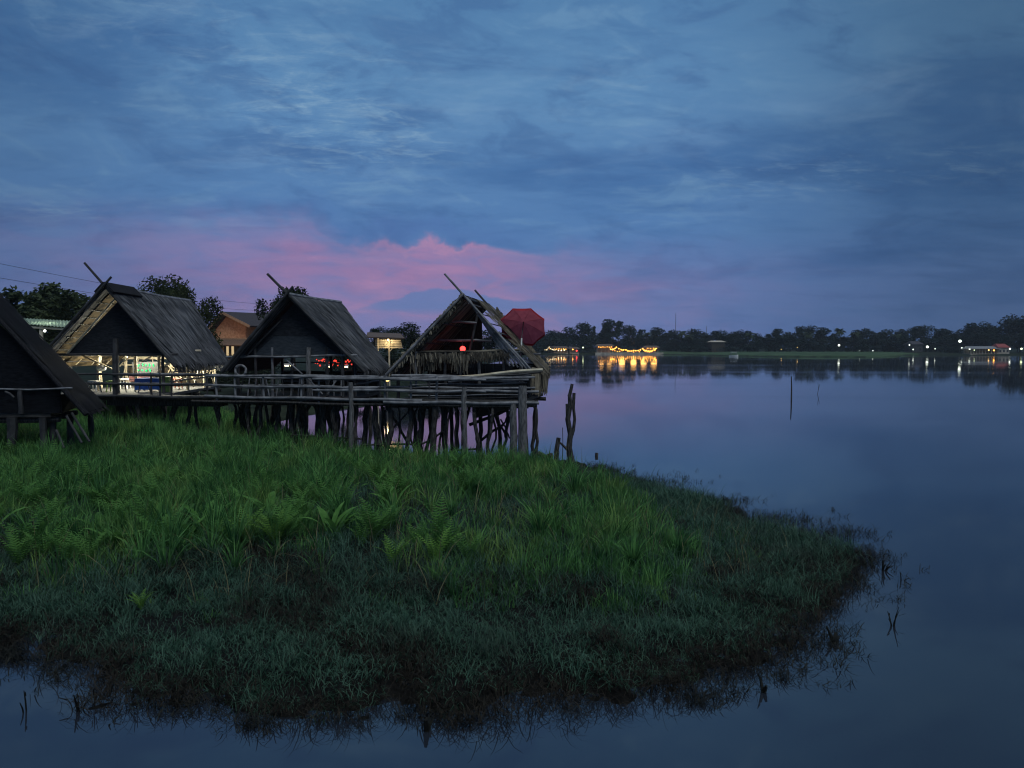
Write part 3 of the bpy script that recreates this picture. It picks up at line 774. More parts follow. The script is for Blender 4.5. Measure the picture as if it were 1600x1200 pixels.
# things inside it
t_ = thing('table', h2.Q(.35, .2, FL), 'long table under a blue cloth in the lit hut', 'table')
c0, c1, c2, c3 = h2.Q(.2, .2, 0), h2.Q(.62, .2, 0), h2.Q(.62, .33, 0), h2.Q(.2, .33, 0)
MB().slab(c0 + Vector((0, 0, FL + .5)), c1 + Vector((0, 0, FL + .5)), c2 + Vector((0, 0, FL + .5)), c3 + Vector((0, 0, FL + .5)), .04).build('tabletop', MT['bamboo_pale'], t_)
for q in (c0, c1, c2, c3): MB().tube([q + Vector((0, 0, FL)), q + Vector((0, 0, FL + .48))], .03, 6).build('leg', MT['bamboo_dark'], t_)
cl = MB()
for i in range(10):
    p, q = c0.lerp(c1, i / 10), c0.lerp(c1, (i + 1) / 10); o1, o2 = Vector((0, -.05 - .02 * (i % 2), 0)), Vector((0, -.05 - .02 * ((i + 1) % 2), 0))
    cl.quad(p + o1 + Vector((0, 0, FL + .08)), q + o2 + Vector((0, 0, FL + .08)), q + o2 * .6 + Vector((0, 0, FL + .54)), p + o1 * .6 + Vector((0, 0, FL + .54)))
    e, f = c3.lerp(c2, i / 10), c3.lerp(c2, (i + 1) / 10)
    cl.quad(p + o1 * .6 + Vector((0, 0, FL + .54)), q + o2 * .6 + Vector((0, 0, FL + .54)), f + Vector((0, 0, FL + .54)), e + Vector((0, 0, FL + .54)))
cl.top('tablecloth', MT['blue_cloth'], 'blue cloth hanging over the long table in the lit hut', 'tablecloth')
p = h2.Q(.68, .2, FL)
MB().box(p.x - .16, p.x + .16, p.y - .15, p.y + .15, p.z, p.z + .55).box(p.x - .19, p.x + .19, p.y - .18, p.y + .18, p.z + .56, p.z + .61).top('crate', MT['green_plastic'], 'yellow-green box beside the blue cloth in the lit hut', 'crate')
p = P(202, 596, Yf + 3.0); q = P(236, 596, Yf + 3.0)
sg = thing('banner', (p + q) / 2 + Vector((0, 0, -.2)), 'pink and white banner strung across the lit room', 'banner')
MB().slab(p, q, q + Vector((0, 0, .26)), p + Vector((0, 0, .26)), .02).build('cloth', MT['pink_board'], sg)
MB().tube([p + Vector((-.3, 0, .28)), q + Vector((.3, 0, .28))], .012, 5).build('string', MT['bamboo_pale'], sg)
# green neon sign: unreadable glowing strokes in two lines
nb = P(226, 574, Yf + 4.2)
ns = thing('neon_sign', nb, 'green neon sign glowing inside the lit hut', 'sign')
MB().box(nb.x - .55, nb.x + .55, nb.y + .03, nb.y + .07, nb.z - .26, nb.z + .24).build('board', MT['metal_dark'], ns)
gl = MB()
for row, zz, n_ in ((0, .10, 6), (1, -.12, 4)):
    for i in range(n_):
        x0 = nb.x - .48 + i * .165 + row * .16
        pts = [Vector((x0 + random.uniform(0, .1), nb.y, nb.z + zz + random.uniform(-.07, .07))) for _ in range(4)]
        gl.tube(pts, .016, 5)
gl.build('lettering', MT['em_green'], ns)
pl = P(158, 575, Yf + 2.2)
lm = thing('pendant_lamp', pl, 'round white pendant shade hanging in the lit hut', 'lamp')
MB().ball(pl, .19, 12, 8, .75).build('lamp_shade', MT['white_paint'], lm, True)
MB().tube([pl + Vector((0, 0, .14)), Vector((pl.x, pl.y, h2.rz(0, .3) - .3))], .008, 5).build('cord', MT['metal_dark'], lm)
for i, (sx, d, z) in enumerate(((-.2, .45, 1.5), (.4, .65, 1.5))):
    q = h2.Q(sx, d, FL + z)
    tl = thing('tube_light', q, ['white tube light over the front of the lit room', 'white tube light over the rear of the lit room'][i], 'lamp')
    MB().tube([q - Vector((.55, 0, 0)), q + Vector((.55, 0, 0))], .022, 7).build('tube', MT['em_white'], tl)
    MB().box(q.x - .6, q.x + .6, q.y - .03, q.y + .03, q.z + .03, q.z + .08).build('fitting', MT['white_paint'], tl)
def lamp(name, loc, power, col, r=.1):
    l = bpy.data.lights.new(name, 'POINT'); l.energy = power; l.color = col; l.shadow_soft_size = r
    o = bpy.data.objects.new(name, l); COL.objects.link(o); o.location = loc; return o
lamp('RoomLight', h2.Q(-.2, .45, FL + 1.35), 360, (1, .96, .72)); lamp('RoomLight', h2.Q(.4, .65, FL + 1.35), 420, (1, .96, .74))
def chair(p, rot, label, mat):
    t = thing('stool', p, label, 'stool')
    MB().box(p.x - .17, p.x + .17, p.y - .17, p.y + .17, p.z + .40, p.z + .45).build('seat', MT[mat], t)
    for a in (-1, 1):
        for c in (-1, 1): MB().tube([p + Vector((a * .16, c * .16, 0)), p + Vector((a * .12, c * .12, .4))], .025, 5).build('leg', MT[mat], t)
for i, (sx, d, m) in enumerate(((-.45, .22, 'white_paint'), (-.15, .2, 'green_plastic'), (-.3, .5, 'white_paint'), (.5, .55, 'board_red'))):
    chair(h2.Q(sx, d, FL), 0, ['white stool at the front of the lit room', 'green stool at the front of the lit room', 'white stool in the middle of the lit room', 'red stool at the rear of the lit room'][i], m)

# ------------------------------------------------------------------ dark hut with red lights
Yf = 27.3
h3 = Hut('grey thatched hut on stilts with a plain dark gable and red lights inside', P(450, 462, Yf), P(532, 474, 32.5), P(352, 579, Yf), P(567, 580, Yf), P(430, 572, 31.6), P(608, 576, 31.4))
h3.roofs(MT['thatch'], MT['woven'], 13)
h3.bargeboards(MT['bamboo_dark'], (1.0, .35), .06)
h3.part(MB().tube([h3.A + Vector((0, 0, .05)), h3.A.lerp(h3.B, .5) + Vector((0, 0, .02)), h3.B + Vector((0, 0, .04))], .08, 7), 'ridge_pole', MT['bamboo'])
zg = P(450, 556, Yf + .4).z
ap = h3.A.lerp(h3.B, .08) + Vector((-.05, 0, -.75))
h3.part(MB().tri_slab(h3.Q(-.78, .07, zg), h3.Q(.86, .07, zg), ap + Vector((.1, 0, .5)), .05), 'gable_panel', MT['woven'])
h3.part(MB().tri_slab(h3.Q(-.62, .055, zg + .03), h3.Q(.62, .055, zg + .03), ap + Vector((0, 0, -.1)), .03), 'gable_screen', MT['woven_blue'])
h3.part(rafter(h3.Q(-.72, .04, zg), h3.Q(-.2, .05, zg + 1.3), .03), 'rafter', MT['bamboo_dark'])
h3.part(MB().tube(sag(h3.Q(-1.02, .04, zg - .05), h3.Q(.9, .04, zg + .02), 6, .02), .04, 7), 'tie_beam', MT['bamboo'])
for hh, q in ((h2, 320), (h3, 300)):
    hh.part(fringe(hh.ER + Vector((0, .1, -.02)), hh.ERb + Vector((0, 0, -.02)), .26, q, q, .1), 'eave_fringe', MT['thatch'])
h3.floor()
for sx, d, m, r in ((-.88, .08, 'bamboo_dark', .06), (-.6, .05, 'bamboo_dark', .05), (-.35, .05, 'bamboo', .045), (-.1, .1, 'bamboo_dark', .05), (.2, .03, 'post_wood', .09), (.44, .06, 'bamboo_dark', .06), (.68, .05, 'bamboo_dark', .07), (.85, .08, 'bamboo_dark', .06),
                    (.84, .5, 'bamboo', .055), (.84, .95, 'bamboo', .055), (-.84, .95, 'bamboo_dark', .06), (0, .95, 'bamboo_dark', .06), (.4, .95, 'bamboo_dark', .05)):
    h3.post(sx, d, r=r, mat=m, z1=min(h3.rz(sx, d), zg + .3 if abs(sx) < .7 else 9))
for d, zz in ((.02, FL + .35), (.02, FL + .7), (.97, FL + .4), (.97, FL + .8), (.97, FL + 1.15)):
    h3.part(MB().tube(sag(h3.Q(-.86, d, zz), h3.Q(.86, d, zz), 7, .02), .03, 6), 'rail', MT['bamboo'])
for i in range(16):
    sx = -.8 + i * .105
    h3.part(rafter(h3.Q(sx, .02, FL + .05), h3.Q(sx + random.uniform(-.05, .05), .02, FL + .72), .022), 'rail_stick', MT['bamboo' if i % 3 else 'bamboo_dark'])
for a, b in (((.18, -.02, FL + .75), (.42, -.02, FL + .12)), ((.5, -.02, FL + .12), (.62, -.02, FL + .6)), ((-.2, .05, zg), (.1, .05, FL + .8))):
    h3.part(rafter(h3.Q(*a), h3.Q(*b), .03), 'brace', MT['bamboo'])
h3.part(MB().slab(h3.Q(-.85, .99, FL), h3.Q(.84, .99, FL), h3.Q(.84, .99, FL + .8), h3.Q(-.85, .99, FL + .8), .04), 'low_wall', MT['woven_brown'])
for z in (FL + .45, FL + .8): h3.side_rail(.86, .05, .97, z, 'bamboo')
h3.stilts([(-.8, .1), (-.55, .05), (-.3, .1), (-.05, .05), (.2, .1), (.5, .05), (.8, .1), (-.6, .5), (-.1, .45), (.25, .5), (.6, .55), (.85, .5), (-.5, .9), (.1, .9), (.5, .9), (.85, .92), (.35, .3), (.0, .7)], base=-.6)
# coil of rope hung on the railing
pc_ = P(376, 579, Yf - .15)
MB().tube([pc_ + Vector((.19 * math.cos(a), .02 * math.sin(5 * a), .19 * math.sin(a))) for a in np.linspace(0, 6.283, 17)], .045, 6).top('wreath', MT['bamboo'], 'round twig wreath hung on the dark hut rail', 'wreath')
for gi, (u0, u1, n_, lab) in enumerate(((492, 508, 9, 'short red string lights seen through the left of the dark hut'), (508, 530, 15, 'bright tangle of red string lights in the middle of the dark hut'), (532, 552, 13, 'red string lights behind the posts at the corner of the dark hut'))):
    p = P((u0 + u1) / 2, 566, 33.5); t = thing('string_lights', p, lab, 'string lights'); pts = []
    for i in range(n_):
        q = P(u0 + (u1 - u0) * (i + .5) / n_, 566.5 + rt0.uniform(-5, 5), 33.5 + rt0.uniform(-.3, .3)); pts.append(q)
        MB().ball(q, rt0.uniform(.02, .045), 7, 5).build('bulb', MT['em_redsmall'], t)
    MB().tube(pts, .008, 4).build('cable', MT['metal_dark'], t)
    if gi: lamp('RedGlow', p + Vector((0, -.4, .1)), 6, (1, .10, .06), .25)
for i, (u, v, w) in enumerate(((448, 571.5, .09), (456, 571.5, .07), (512, 573, .09), (541, 573.5, .07))):
    p = P(u, v, 35.0)
    t = thing('tube_light', p, 'small white tube light seen through the dark hut', 'lamp', 'tube lights behind the dark hut')
    MB().tube([p - Vector((w, 0, 0)), p + Vector((w, 0, 0))], .028, 7).build('tube', MT['em_warm'], t)
    MB().box(p.x - w - .03, p.x + w + .03, p.y - .03, p.y + .03, p.z + .05, p.z + .1).build('fitting', MT['white_paint'], t)

# ------------------------------------------------------------------ open hut at the end of the boardwalk
Yf = 26.2
h4 = Hut('weathered open thatched hut on stilts at the end of the boardwalk', P(724, 463, Yf), P(765, 477, 31), P(608, 584, Yf), P(826, 577, Yf), P(660, 582, 30), P(856, 581, 30))
h4.part(thatch((h4.A, h4.B, h4.EL, h4.ELb), seed=33, courses=8, hang=.4, thick=.1), 'roof_slope', MT['thatch_straw'])
h4.part(thatch((h4.A, h4.B, h4.ER, h4.ERb), seed=35, courses=8, hang=.7, step=.045,
               gap=lambda s, t: (s < .36 + .10 * math.sin(t * 17) and t < .93)), 'roof_slope', MT['thatch_straw'])
for k in range(7):     # bare battens where thatch is gone
    t = .08 + k * .13
    h4.part(MB().tube([h4.A.lerp(h4.ER, t) - Vector((0, .1, .04)), h4.B.lerp(h4.ERb, t) - Vector((0, 0, .04))], .02, 6), 'batten', MT['bamboo'])
for k in range(6):
    tp = h4.A + Vector((-.02 + .045 * k, -.05 + .05 * k, .05 - .035 * k)); bt_ = P(829 - 6.5 * k, 577 - 1.2 * k, Yf - .1 + .03 * k)
    h4.part(MB().tube(sag(tp, bt_, 7, .02), .03, 7), 'rafter', MT['bamboo'])
h4.part(MB().tube([h4.ERb.lerp(h4.ER, .25) + Vector((0, 0, .1)), h4.B.lerp(h4.A, .25) + Vector((0, 0, .12)) + (h4.B - h4.ERb).normalized() * .55], [.05, .04], 7), 'rafter', MT['bamboo_dark'])
h4.bargeboards(MT['bamboo'], (.95, .05), .045)
h4.part(fringe(h4.A + Vector((-.08, -.02, .02)), h4.EL + Vector((-.02, -.02, .06)), .24, 420, 8, .10), 'fringe', MT['thatch_straw'])
h4.part(fringe(h4.B.lerp(h4.ERb, .1) + Vector((.05, 0, .12)), h4.ERb + Vector((.06, 0, .1)), .34, 420, 9, .22), 'fringe', MT['thatch_straw'])
for sx0, sx1, d0, d1 in ((-.9, .9, .97, .97), (.9, .9, .3, .97)):
    h4.part(MB().slab(h4.Q(sx0, d0, FL), h4.Q(sx1, d1, FL), h4.Q(sx1, d1, FL + 1.15), h4.Q(sx0, d0, FL + 1.15), .04), 'low_wall', MT['woven'])
for k in range(4):
    d = .05 + k * .06
    h4.part(MB().tube(sag(h4.A.lerp(h4.B, d) + Vector((-.05, 0, -.12)), h4.EL.lerp(h4.ELb, d) + Vector((0, 0, -.1)), 6, .02), .035, 6), 'rafter', MT['thatch_straw'])
for t in (.3, .55, .8):
    h4.part(MB().tube([h4.A.lerp(h4.EL, t) + Vector((.08, .1, -.14)), h4.B.lerp(h4.ELb, t) + Vector((.08, 0, -.14))], .03, 6), 'batten', MT['bamboo_dark'])
h4.part(MB().tube([h4.A + Vector((0, 0, -.05)), h4.B + Vector((0, 0, -.05))], .06, 7), 'ridge_pole', MT['bamboo_dark'])
zt = P(724, 532, Yf + 2.5).z
for (sx0, sx1, d, z) in ((-.62, .3, .45, P(700, 531, Yf + 2).z), (-.45, .1, .4, P(700, 503, Yf + 2).z), (-.8, .9, .95, P(700, 552, 30).z)):
    h4.part(MB().tube(sag(h4.Q(sx0, d, z), h4.Q(sx1, d, z - .04), 5, .02), .045, 7), 'tie_beam', MT['bamboo'])
h4.part(rafter(h4.Q(.12, .4, h4.rz(.12, .4)), h4.Q(-.02, .4, FL + 1.5), .05), 'king_post', MT['bamboo_dark'])
h4.part(MB().tri_slab(h4.Q(-.95, .93, FL + .9), h4.Q(-.02, .93, FL + .9), h4.Q(-.02, .93, h4.rz(-.02, .93)), .05), 'rear_screen', MT['woven_brown'])
# fringe of dry leaves across the front
fa, fb = P(641, 556, Yf + .1), P(797, 552, Yf + .1)
h4.part(fringe(fa, fb, .27, 520, 3, .16), 'fringe', MT['thatch_straw'])
h4.part(fringe(fa.lerp(fb, .42), fa.lerp(fb, .58), .6, 40, 4, .12), 'fringe', MT['thatch_straw'])
h4.part(fringe(fa + Vector((0, 0, -.05)), fa.lerp(fb, .3), .5, 60, 6, .12), 'fringe', MT['thatch_straw'])
h4.part(MB().tube(sag(fa + Vector((-.3, 0, .1)), fb + Vector((.3, 0, .1)), 7, .02), .05, 7), 'fringe_pole', MT['thatch_straw'])
h4.part(fringe(h4.ER.lerp(h4.ERb, .1), h4.ERb, .75, 260, 5, .25), 'fringe', MT['thatch_straw'])
h4.floor(-.03, .98, .93)
for sx, d, m, r in ((-.9, .05, 'bamboo_dark', .06), (-.62, .02, 'bamboo', .045), (-.2, .03, 'bamboo_dark', .05), (.02, .03, 'bamboo_dark', .045), (.28, .05, 'post_wood', .06), (.62, .04, 'bamboo_dark', .05), (.88, .06, 'post_wood', .06), (.9, .9, 'bamboo_dark', .06), (-.85, .9, 'bamboo_dark', .06), (.35, .92, 'bamboo_dark', .06)):
    h4.post(sx, d, r=r, mat=m, z1=min(h4.rz(sx, d), fa.z + .15 if abs(sx) < .75 else 9))
# half wall of weathered slats, low front screen
h4.part(MB().slab(P(640, 626, Yf - .02), P(818, 628, Yf - .02), P(822, 598, Yf - .02), P(640, 604, Yf - .02), .04), 'half_wall', MT['woven_brown'])
for k in range(6):
    v0 = 600 + k * 4.4
    h4.part(MB().tube(sag(P(640 + random.uniform(-8, 8), v0 + 1, Yf - .06), P(818 + random.uniform(-5, 8), v0 - 1, Yf - .06), 8, .02), .024, 6), 'slat', MT['bamboo_dark' if k % 2 else 'bamboo'])
h4.part(MB().slab(P(728, 583, Yf + .5), P(800, 583, Yf + .5), P(800, 568, Yf + .5), P(728, 568, Yf + .5), .03), 'screen_panel', MT['woven'])
for (u0, v0, u1, v1, r, m) in ((690, 592, 848, 577, .055, 'bamboo_pale'), (612, 586, 800, 590, .045, 'bamboo'), (610, 592, 826, 594, .045, 'bamboo'), (700, 596, 830, 586, .035, 'bamboo'), (690, 588, 820, 598, .03, 'bamboo'), (735, 590, 846, 582, .04, 'bamboo_dark')):
    h4.part(MB().tube(sag(P(u0, v0, Yf - .12), P(u1, v1, Yf - .12 - .3 * (r == .055)), 8, .015), [r * 1.05, r, r, r, r, r, r, r * .9], 7), 'rail', MT[m])
for u in (742, 748, 757, 770): h4.part(rafter(P(u, 568, Yf + .4), P(u + random.uniform(-4, 4), 590, Yf + .4), .025), 'rail_stick', MT['bamboo_dark'])
h4.stilts([(-.8, .15), (-.6, .3), (-.45, .1), (-.3, .35), (-.15, .15), (-.7, .6), (-.4, .7), (.85, .25), (.9, .5), (.85, .8), (-.1, .6), (.2, .5), (.25, .9), (.55, .9)], base=-.8, r=(.045, .09))
# the under-floor braces
for a, b, r in (((733, 664), (792, 640), .06), ((752, 688), (786, 664), .05), ((786, 664), (798, 640), .035), ((784, 668), (790, 690), .04), ((782, 655), (796, 685), .03), ((636, 690), (612, 650), .05), ((660, 640), (690, 628), .03)):
    h4.part(MB().tube(crooked(P(*a, 27.5), P(*b, 27.5), .05, 6), r, 7), 'brace', MT['trunk_wood'])
h4.part(MB().slab(P(738, 634, 26.6), P(800, 634, 26.6), P(795, 640, 28.5), P(742, 652, 28.5), .08), 'under_floor', MT['plank'])
# red lamp in the open hut
p = P(723, 545, 27.6)
rl = thing('red_lamp', p, 'glowing red ball lamp hanging inside the open hut', 'lamp')
MB().ball(p, .10, 12, 8).build('shade', MT['em_red'], rl, True)
MB().tube([p + Vector((0, 0, .1)), Vector((p.x, p.y, P(724, 531, 27.8).z))], .01, 5).build('cord', MT['metal_dark'], rl)
lamp('RedLamp', p + Vector((0, -.16, 0)), 1.2, (1, .08, .06), .1)
for i, (u0, u1) in enumerate(((706, 718), (731, 741))):
    a, b = P(u0, 550, 27.7), P(u1, 549, 27.7)
    MB().bar(a, b, .1, .04).bar(a + Vector((.05, 0, -.06)), a + Vector((.15, .1, -.06)), .03, .06).top('shelf_board', MT['bamboo_pale'], ['pale board left of the red lamp', 'pale board right of the red lamp'][i], 'board')

# ------------------------------------------------------------------ nearest hut, cut by the picture edge
h1 = Hut('unlit, nearly black thatched hut standing in the grass, roof reaching down to its floor', P(-70, 424, 20.6), P(-26, 436, 23.3), P(-280, 640, 20.3), P(132, 645, 20.6), P(-215, 632, 23.3), P(163, 636, 23.3))
h1.roofs(MT['thatch_dark'], MT['woven_unlit'], 53, courses=8)  # roof and lining colours lowered to hold this hut's shade
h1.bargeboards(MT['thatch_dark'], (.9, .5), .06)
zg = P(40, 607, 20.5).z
h1.part(MB().tri_slab(h1.Q(-.85, .06, zg), h1.Q(.85, .06, zg), h1.A.lerp(h1.B, .06) + Vector((0, 0, -.35)), .05), 'gable_panel', MT['woven_unlit'])
h1.part(MB().tube(sag(P(-120, 609, 20.2), P(112, 607, 20.2), 8, .02), .022, 7), 'tie_beam', MT['bamboo'])
h1.part(MB().slab(h1.Q(-.88, .1, FL), h1.Q(.80, .1, FL), h1.Q(.80, .1, zg), h1.Q(-.88, .1, zg), .05), 'low_wall', MT['woven_unlit'])
h1.part(MB().slab(h1.Q(.8, .1, FL), h1.Q(.8, .95, FL), h1.Q(.8, .95, FL + .5), h1.Q(.8, .1, FL + .5), .05), 'low_wall', MT['woven_unlit'])
h1.floor(.1, .98, .72)
for sx, d in ((-.8, .08), (-.3, .06), (.1, .06), (.5, .06)): h1.post(sx, d, r=.06, mat='bamboo_dark', z1=zg)
h1.part(rafter(P(8, 612, 20.1), P(22, 621, 20.1), .03), 'brace', MT['bamboo_dark'])
h1.stilts([(-.6, .1), (-.2, .1), (.18, .06), (.25, .1), (.42, .1), (.66, .1), (.72, .2), (.82, .4), (.3, .6), (.6, .7), (.9, .9), (-.3, .7)], base=.0, r=(.07, .12), lean=.08, mat='bamboo_dark', bend=.02)
for a, b in (((112, 645), (140, 690)), ((104, 650), (128, 692)), ((88, 672), (100, 700))): h1.part(rafter(P(*a, 20.4), P(*b, 20.2), .035), 'brace', MT['bamboo_dark'])

# ------------------------------------------------------------------ boardwalk
bw = thing('boardwalk', G(500, 626, FL) * 1.0 - Vector((0, 0, FL)), 'bamboo boardwalk with rails on crooked stilts in front of the huts', 'boardwalk')
edge = [G(u, v, FL) for u, v in ((-90, 619), (160, 619.5), (330, 622), (450, 624.5), (560, 627), (700, 628.5), (832, 629.5))]
def along(u):
    """front edge of the deck under picture column u"""
    a = (u - 800) / 1200.0
    for p, q in zip(edge, edge[1:]):
        s0, s1 = p.x / p.y, q.x / q.y
        if s0 - 1e-6 <= a <= s1 + 1e-6 or q is edge[-1]:
            t = (a - s0) / (s1 - s0); return p.lerp(q, t)
    return edge[0]
bk = Vector((.12, 1.05, 0))
dk = MB()
for p, q in zip(edge, edge[1:]):
    n = max(1, int((q - p).length / .14))
    for i in range(n):
        a, b = p.lerp(q, (i + .04) / n), p.lerp(q, (i + .93) / n)
        j = Vector((0, random.uniform(-.06, .03), random.uniform(-.008, .008)))
        dk.slab(a + j, b + j, b + bk, a + bk, .04)
dk.build('deck', MT['plank'], bw)
def wrail(pts, z, r, mat='bamboo', off=0.0):
    q = []
    for p, p2 in zip(pts, pts[1:]): q += [p.lerp(p2, t) for t in (0, .33, .66)]
    q.append(pts[-1]); ph = random.uniform(0, 6)
    MB().tube([v + Vector((0, off, z - FL + .018 * math.sin(ph + i * 1.3))) for i, v in enumerate(q)], [r * random.uniform(.9, 1.08) for _ in q], 8).build('rail', MT[mat], bw)
A_ = [along(u) for u in (-90, 130, 240, 330)]; B_ = [along(u) for u in (320, 430, 520, 592)]; C_ = [along(u) for u in (490, 600, 700, 760)]; D_ = [along(u) for u in (600, 690, 760, 842)]
wrail(A_, FL + .80, .04, 'bamboo_dark'); wrail(B_, FL + .80, .045); wrail(C_, FL + .74, .045, off=-.07); wrail([along(u) for u in (560, 650, 740, 800)], FL + .79, .035, off=.05)
wrail(A_, FL + .46, .045, 'bamboo_dark'); wrail(B_, FL + .44, .042); wrail(C_, FL + .36, .04, off=-.07); wrail(D_, FL + .37, .042, off=.03)
wrail(A_, FL + .02, .05, 'bamboo_dark', -.06); wrail(B_ + [along(660)], FL + .06, .05, off=-.06); wrail(D_, FL - .01, .055, off=-.08); wrail([along(u) for u in (300, 420, 540, 690, 838)], FL - .10, .045, 'trunk_wood', -.05)
wrail([e + bk for e in edge], FL + .78, .035, 'bamboo'); wrail([e + bk for e in edge], FL + .42, .035, 'bamboo')
for u in (120, 178, 250, 268, 338, 368, 412, 470, 498, 545, 602, 642, 682, 727): # railing posts
    e = along(u); r = .085 if u in (178,) else random.uniform(.035, .05)
    mt = 'bamboo_dark' if u < 330 else 'bamboo'
    if u in (545, 727): continue
    MB().tube(crooked(e + Vector((0, .03, -.1)), e + Vector((random.uniform(-.03, .03), .03, .86 if u != 178 else 1.55)), .015, 4), r, 7).build('rail_post', MT[mt], bw)
for u in (210, 300, 395, 455, 520, 580, 660): 
    e = along(u) + bk
    MB().tube([e + Vector((0, 0, -.1)), e + Vector((0, 0, .84))], .035, 7).build('rail_post', MT['bamboo_dark'], bw)
stl = [(170, .11), (196, .07), (215, .08), (236, .06), (258, .09), (280, .07), (300, .06), (338, .10), (350, .05), (372, .06), (381, .05), (404, .07), (430, .05), (439, .05), (446, .08), (466, .07), (475, .05), (488, .09), (499, .11), (511, .06), (522, .06),
       (533, .06), (569, .09), (582, .10), (602, .09), (637, .08), (651, .08), (660, .06), (679, .10), (693, .08), (740, .07), (753, .06)]
stl += [(345 + 15.3 * k + random.Random(k).uniform(-5, 5), random.Random(k + 90).uniform(.03, .055)) for k in range(30)]
for i, (u, r) in enumerate(stl):
    e = along(u) + Vector((0, random.uniform(.05, .95), -.08)); f = e + Vector((random.uniform(-.22, .22), random.uniform(-.1, .25), 0)); f.z = -.5
    amp = .03 if u in (693, 679, 499, 170) else .10
    MB().tube(crooked(f, e, amp, 9, u), [r * random.Random(u + k).uniform(.8, 1.2) for k in range(9)], 8).build('stilt', MT['trunk_wood'], bw)
for u, r, top in ((548, .085, .62), (726, .095, .5), (803, .12, .0), (817, .15, .55)):
    e = along(u) + Vector((0, .0, 0))
    MB().tube(crooked(Vector((e.x, e.y - .05, -.4)), e + Vector((0, -.03, top)), .018, 8, u), [r * 1.15, r * 1.1, r, r, r, r, r * .95, r * .9], 9).build('stilt', MT['post_wood'], bw)
for (u0, z0, u1, z1) in ((604, .9, 640, 1.75), (636, 1.2, 652, 1.9), (690, 1.0, 655, .55), (560, .5, 640, .55), (450, .75, 560, .7), (690, 1.9, 735, 1.85), (700, .35, 752, .45)):
    p, q = along(u0) + Vector((0, .4, z0 - FL)), along(u1) + Vector((0, .4, z1 - FL))
    MB().tube(crooked(p, q, .04, 6), .035, 6).build('brace', MT['trunk_wood'], bw)
for k in range(3):
    p, q = along(160 + k * 5), along(340)
    MB().bar(p + Vector((0, .3 + .3 * k, -.22 - .03 * k)), q + Vector((0, .3 + .3 * k, -.2)), .08, .24).build('beam', MT['trunk_wood'], bw)
for k in range(2):
    p, q = along(340), along(826)
    MB().bar(p + Vector((0, .25 + .5 * k, -.13)), q + Vector((0, .25 + .5 * k, -.13)), .09, .14).build('beam', MT['trunk_wood'], bw)

# ------------------------------------------------------------------ red umbrella
hub = P(818, 503, 29.6); nrm = Vector((.08, .80, .60)).normalized()
um = thing('beach_umbrella', hub + Vector((0, -1.2, -1.6)), 'large red beach umbrella tilted back beside the open hut roof', 'umbrella')
e1 = nrm.cross(Vector((0, 0, 1))).normalized(); e2 = e1.cross(nrm)
cn = MB(); rib = MB(); vl = MB(); Rr, Dd, NS = .90, .30, 8
pt = lambda k, f: hub + (e1 * math.cos(2 * math.pi * (k + .5) / NS) + e2 * math.sin(2 * math.pi * (k + .5) / NS)) * Rr * f - nrm * Dd * f * (.7 + .3 * f)
def sc(k, t, f):
    return pt(k, f).lerp(pt(k + 1, f), t) * (1 - .025 * f * 4 * t * (1 - t)) + (hub - nrm * .06) * (.025 * f * 4 * t * (1 - t))
for k in range(NS):
    for j in range(4):
        f0, f1 = j / 4, (j + 1) / 4
        for q in range(4):
            t0, t1 = q / 4, (q + 1) / 4
            cn.quad(sc(k, t0, f0), sc(k, t1, f0), sc(k, t1, f1), sc(k, t0, f1)) if j else cn.tri(hub, sc(k, t1, f1), sc(k, t0, f1))
    for q in range(4):
        t0, t1 = q / 4, (q + 1) / 4
        vl.quad(sc(k, t0, 1), sc(k, t1, 1), sc(k, t1, 1) - nrm * .13, sc(k, t0, 1) - nrm * .13)
    r_ = MB().tube([pt(k, j / 4) - nrm * .012 for j in range(1, 5)],   .006, 5); r_.build('rib', MT['red_cloth'], um)
cn.build('canopy', MT['red_cloth'], um); vl.build('valance', MT['red_dark'], um)
jn = hub - nrm * 1.05
MB().tube([hub + nrm * .06, hub - nrm * .5, jn], .018, 7).build('pole', MT['metal_dark'], um)
MB().tube([jn, Vector((jn.x - .08, jn.y - .05, FL + .1))], .03, 8).build('stand', MT['white_paint'], um)
MB().tube([Vector((jn.x - .08, jn.y - .05, FL + .02)), Vector((jn.x - .08, jn.y - .05, FL + .14))], .22, 14).build('base', MT['metal'], um)

# ------------------------------------------------------------------ posts and driftwood in the water
def snag(paths, label, name='dead_post', cat='post', mat='trunk_wood', group=None):
    b = MB()
    for pts, rad in paths: b.tube(pts, rad, 7)
    return b.top(name, MT[mat], label, cat, group)
Yp = 24.6
snag([([P(893, 724, Yp), P(889, 700, Yp), P(891, 678, Yp), P(887, 655, Yp), P(891, 632, Yp), P(890, 618, Yp), P(894, 600, Yp)], [.12, .10, .085, .085, .08, .06, .05]),
      ([P(891, 690, Yp), P(896, 672, Yp), P(898, 655, Yp), P(896, 636, Yp), P(897, 614, Yp)], [.05, .055, .05, .05, .055]),
      ([P(887, 655, Yp), P(886, 631, Yp)], [.06, .05]), ([P(891, 620, Yp), P(887, 617, Yp)], [.03, .02])], 'tall forked driftwood post standing at the water edge')
snag([([P(869, 724, Yp), P(870, 702, Yp), P(873, 684, Yp)], [.085, .08, .07]), ([P(873, 690, Yp), P(882, 698, Yp), P(891, 708, Yp)], [.03, .04, .05])], 'short stub post leaning on the tall forked post')
snag([([P(879, 722, Yp), P(879.5, 690, Yp), P(879, 668, Yp)], [.014, .012, .01])], 'thin upright stick between the two driftwood posts', 'stick', 'stick')
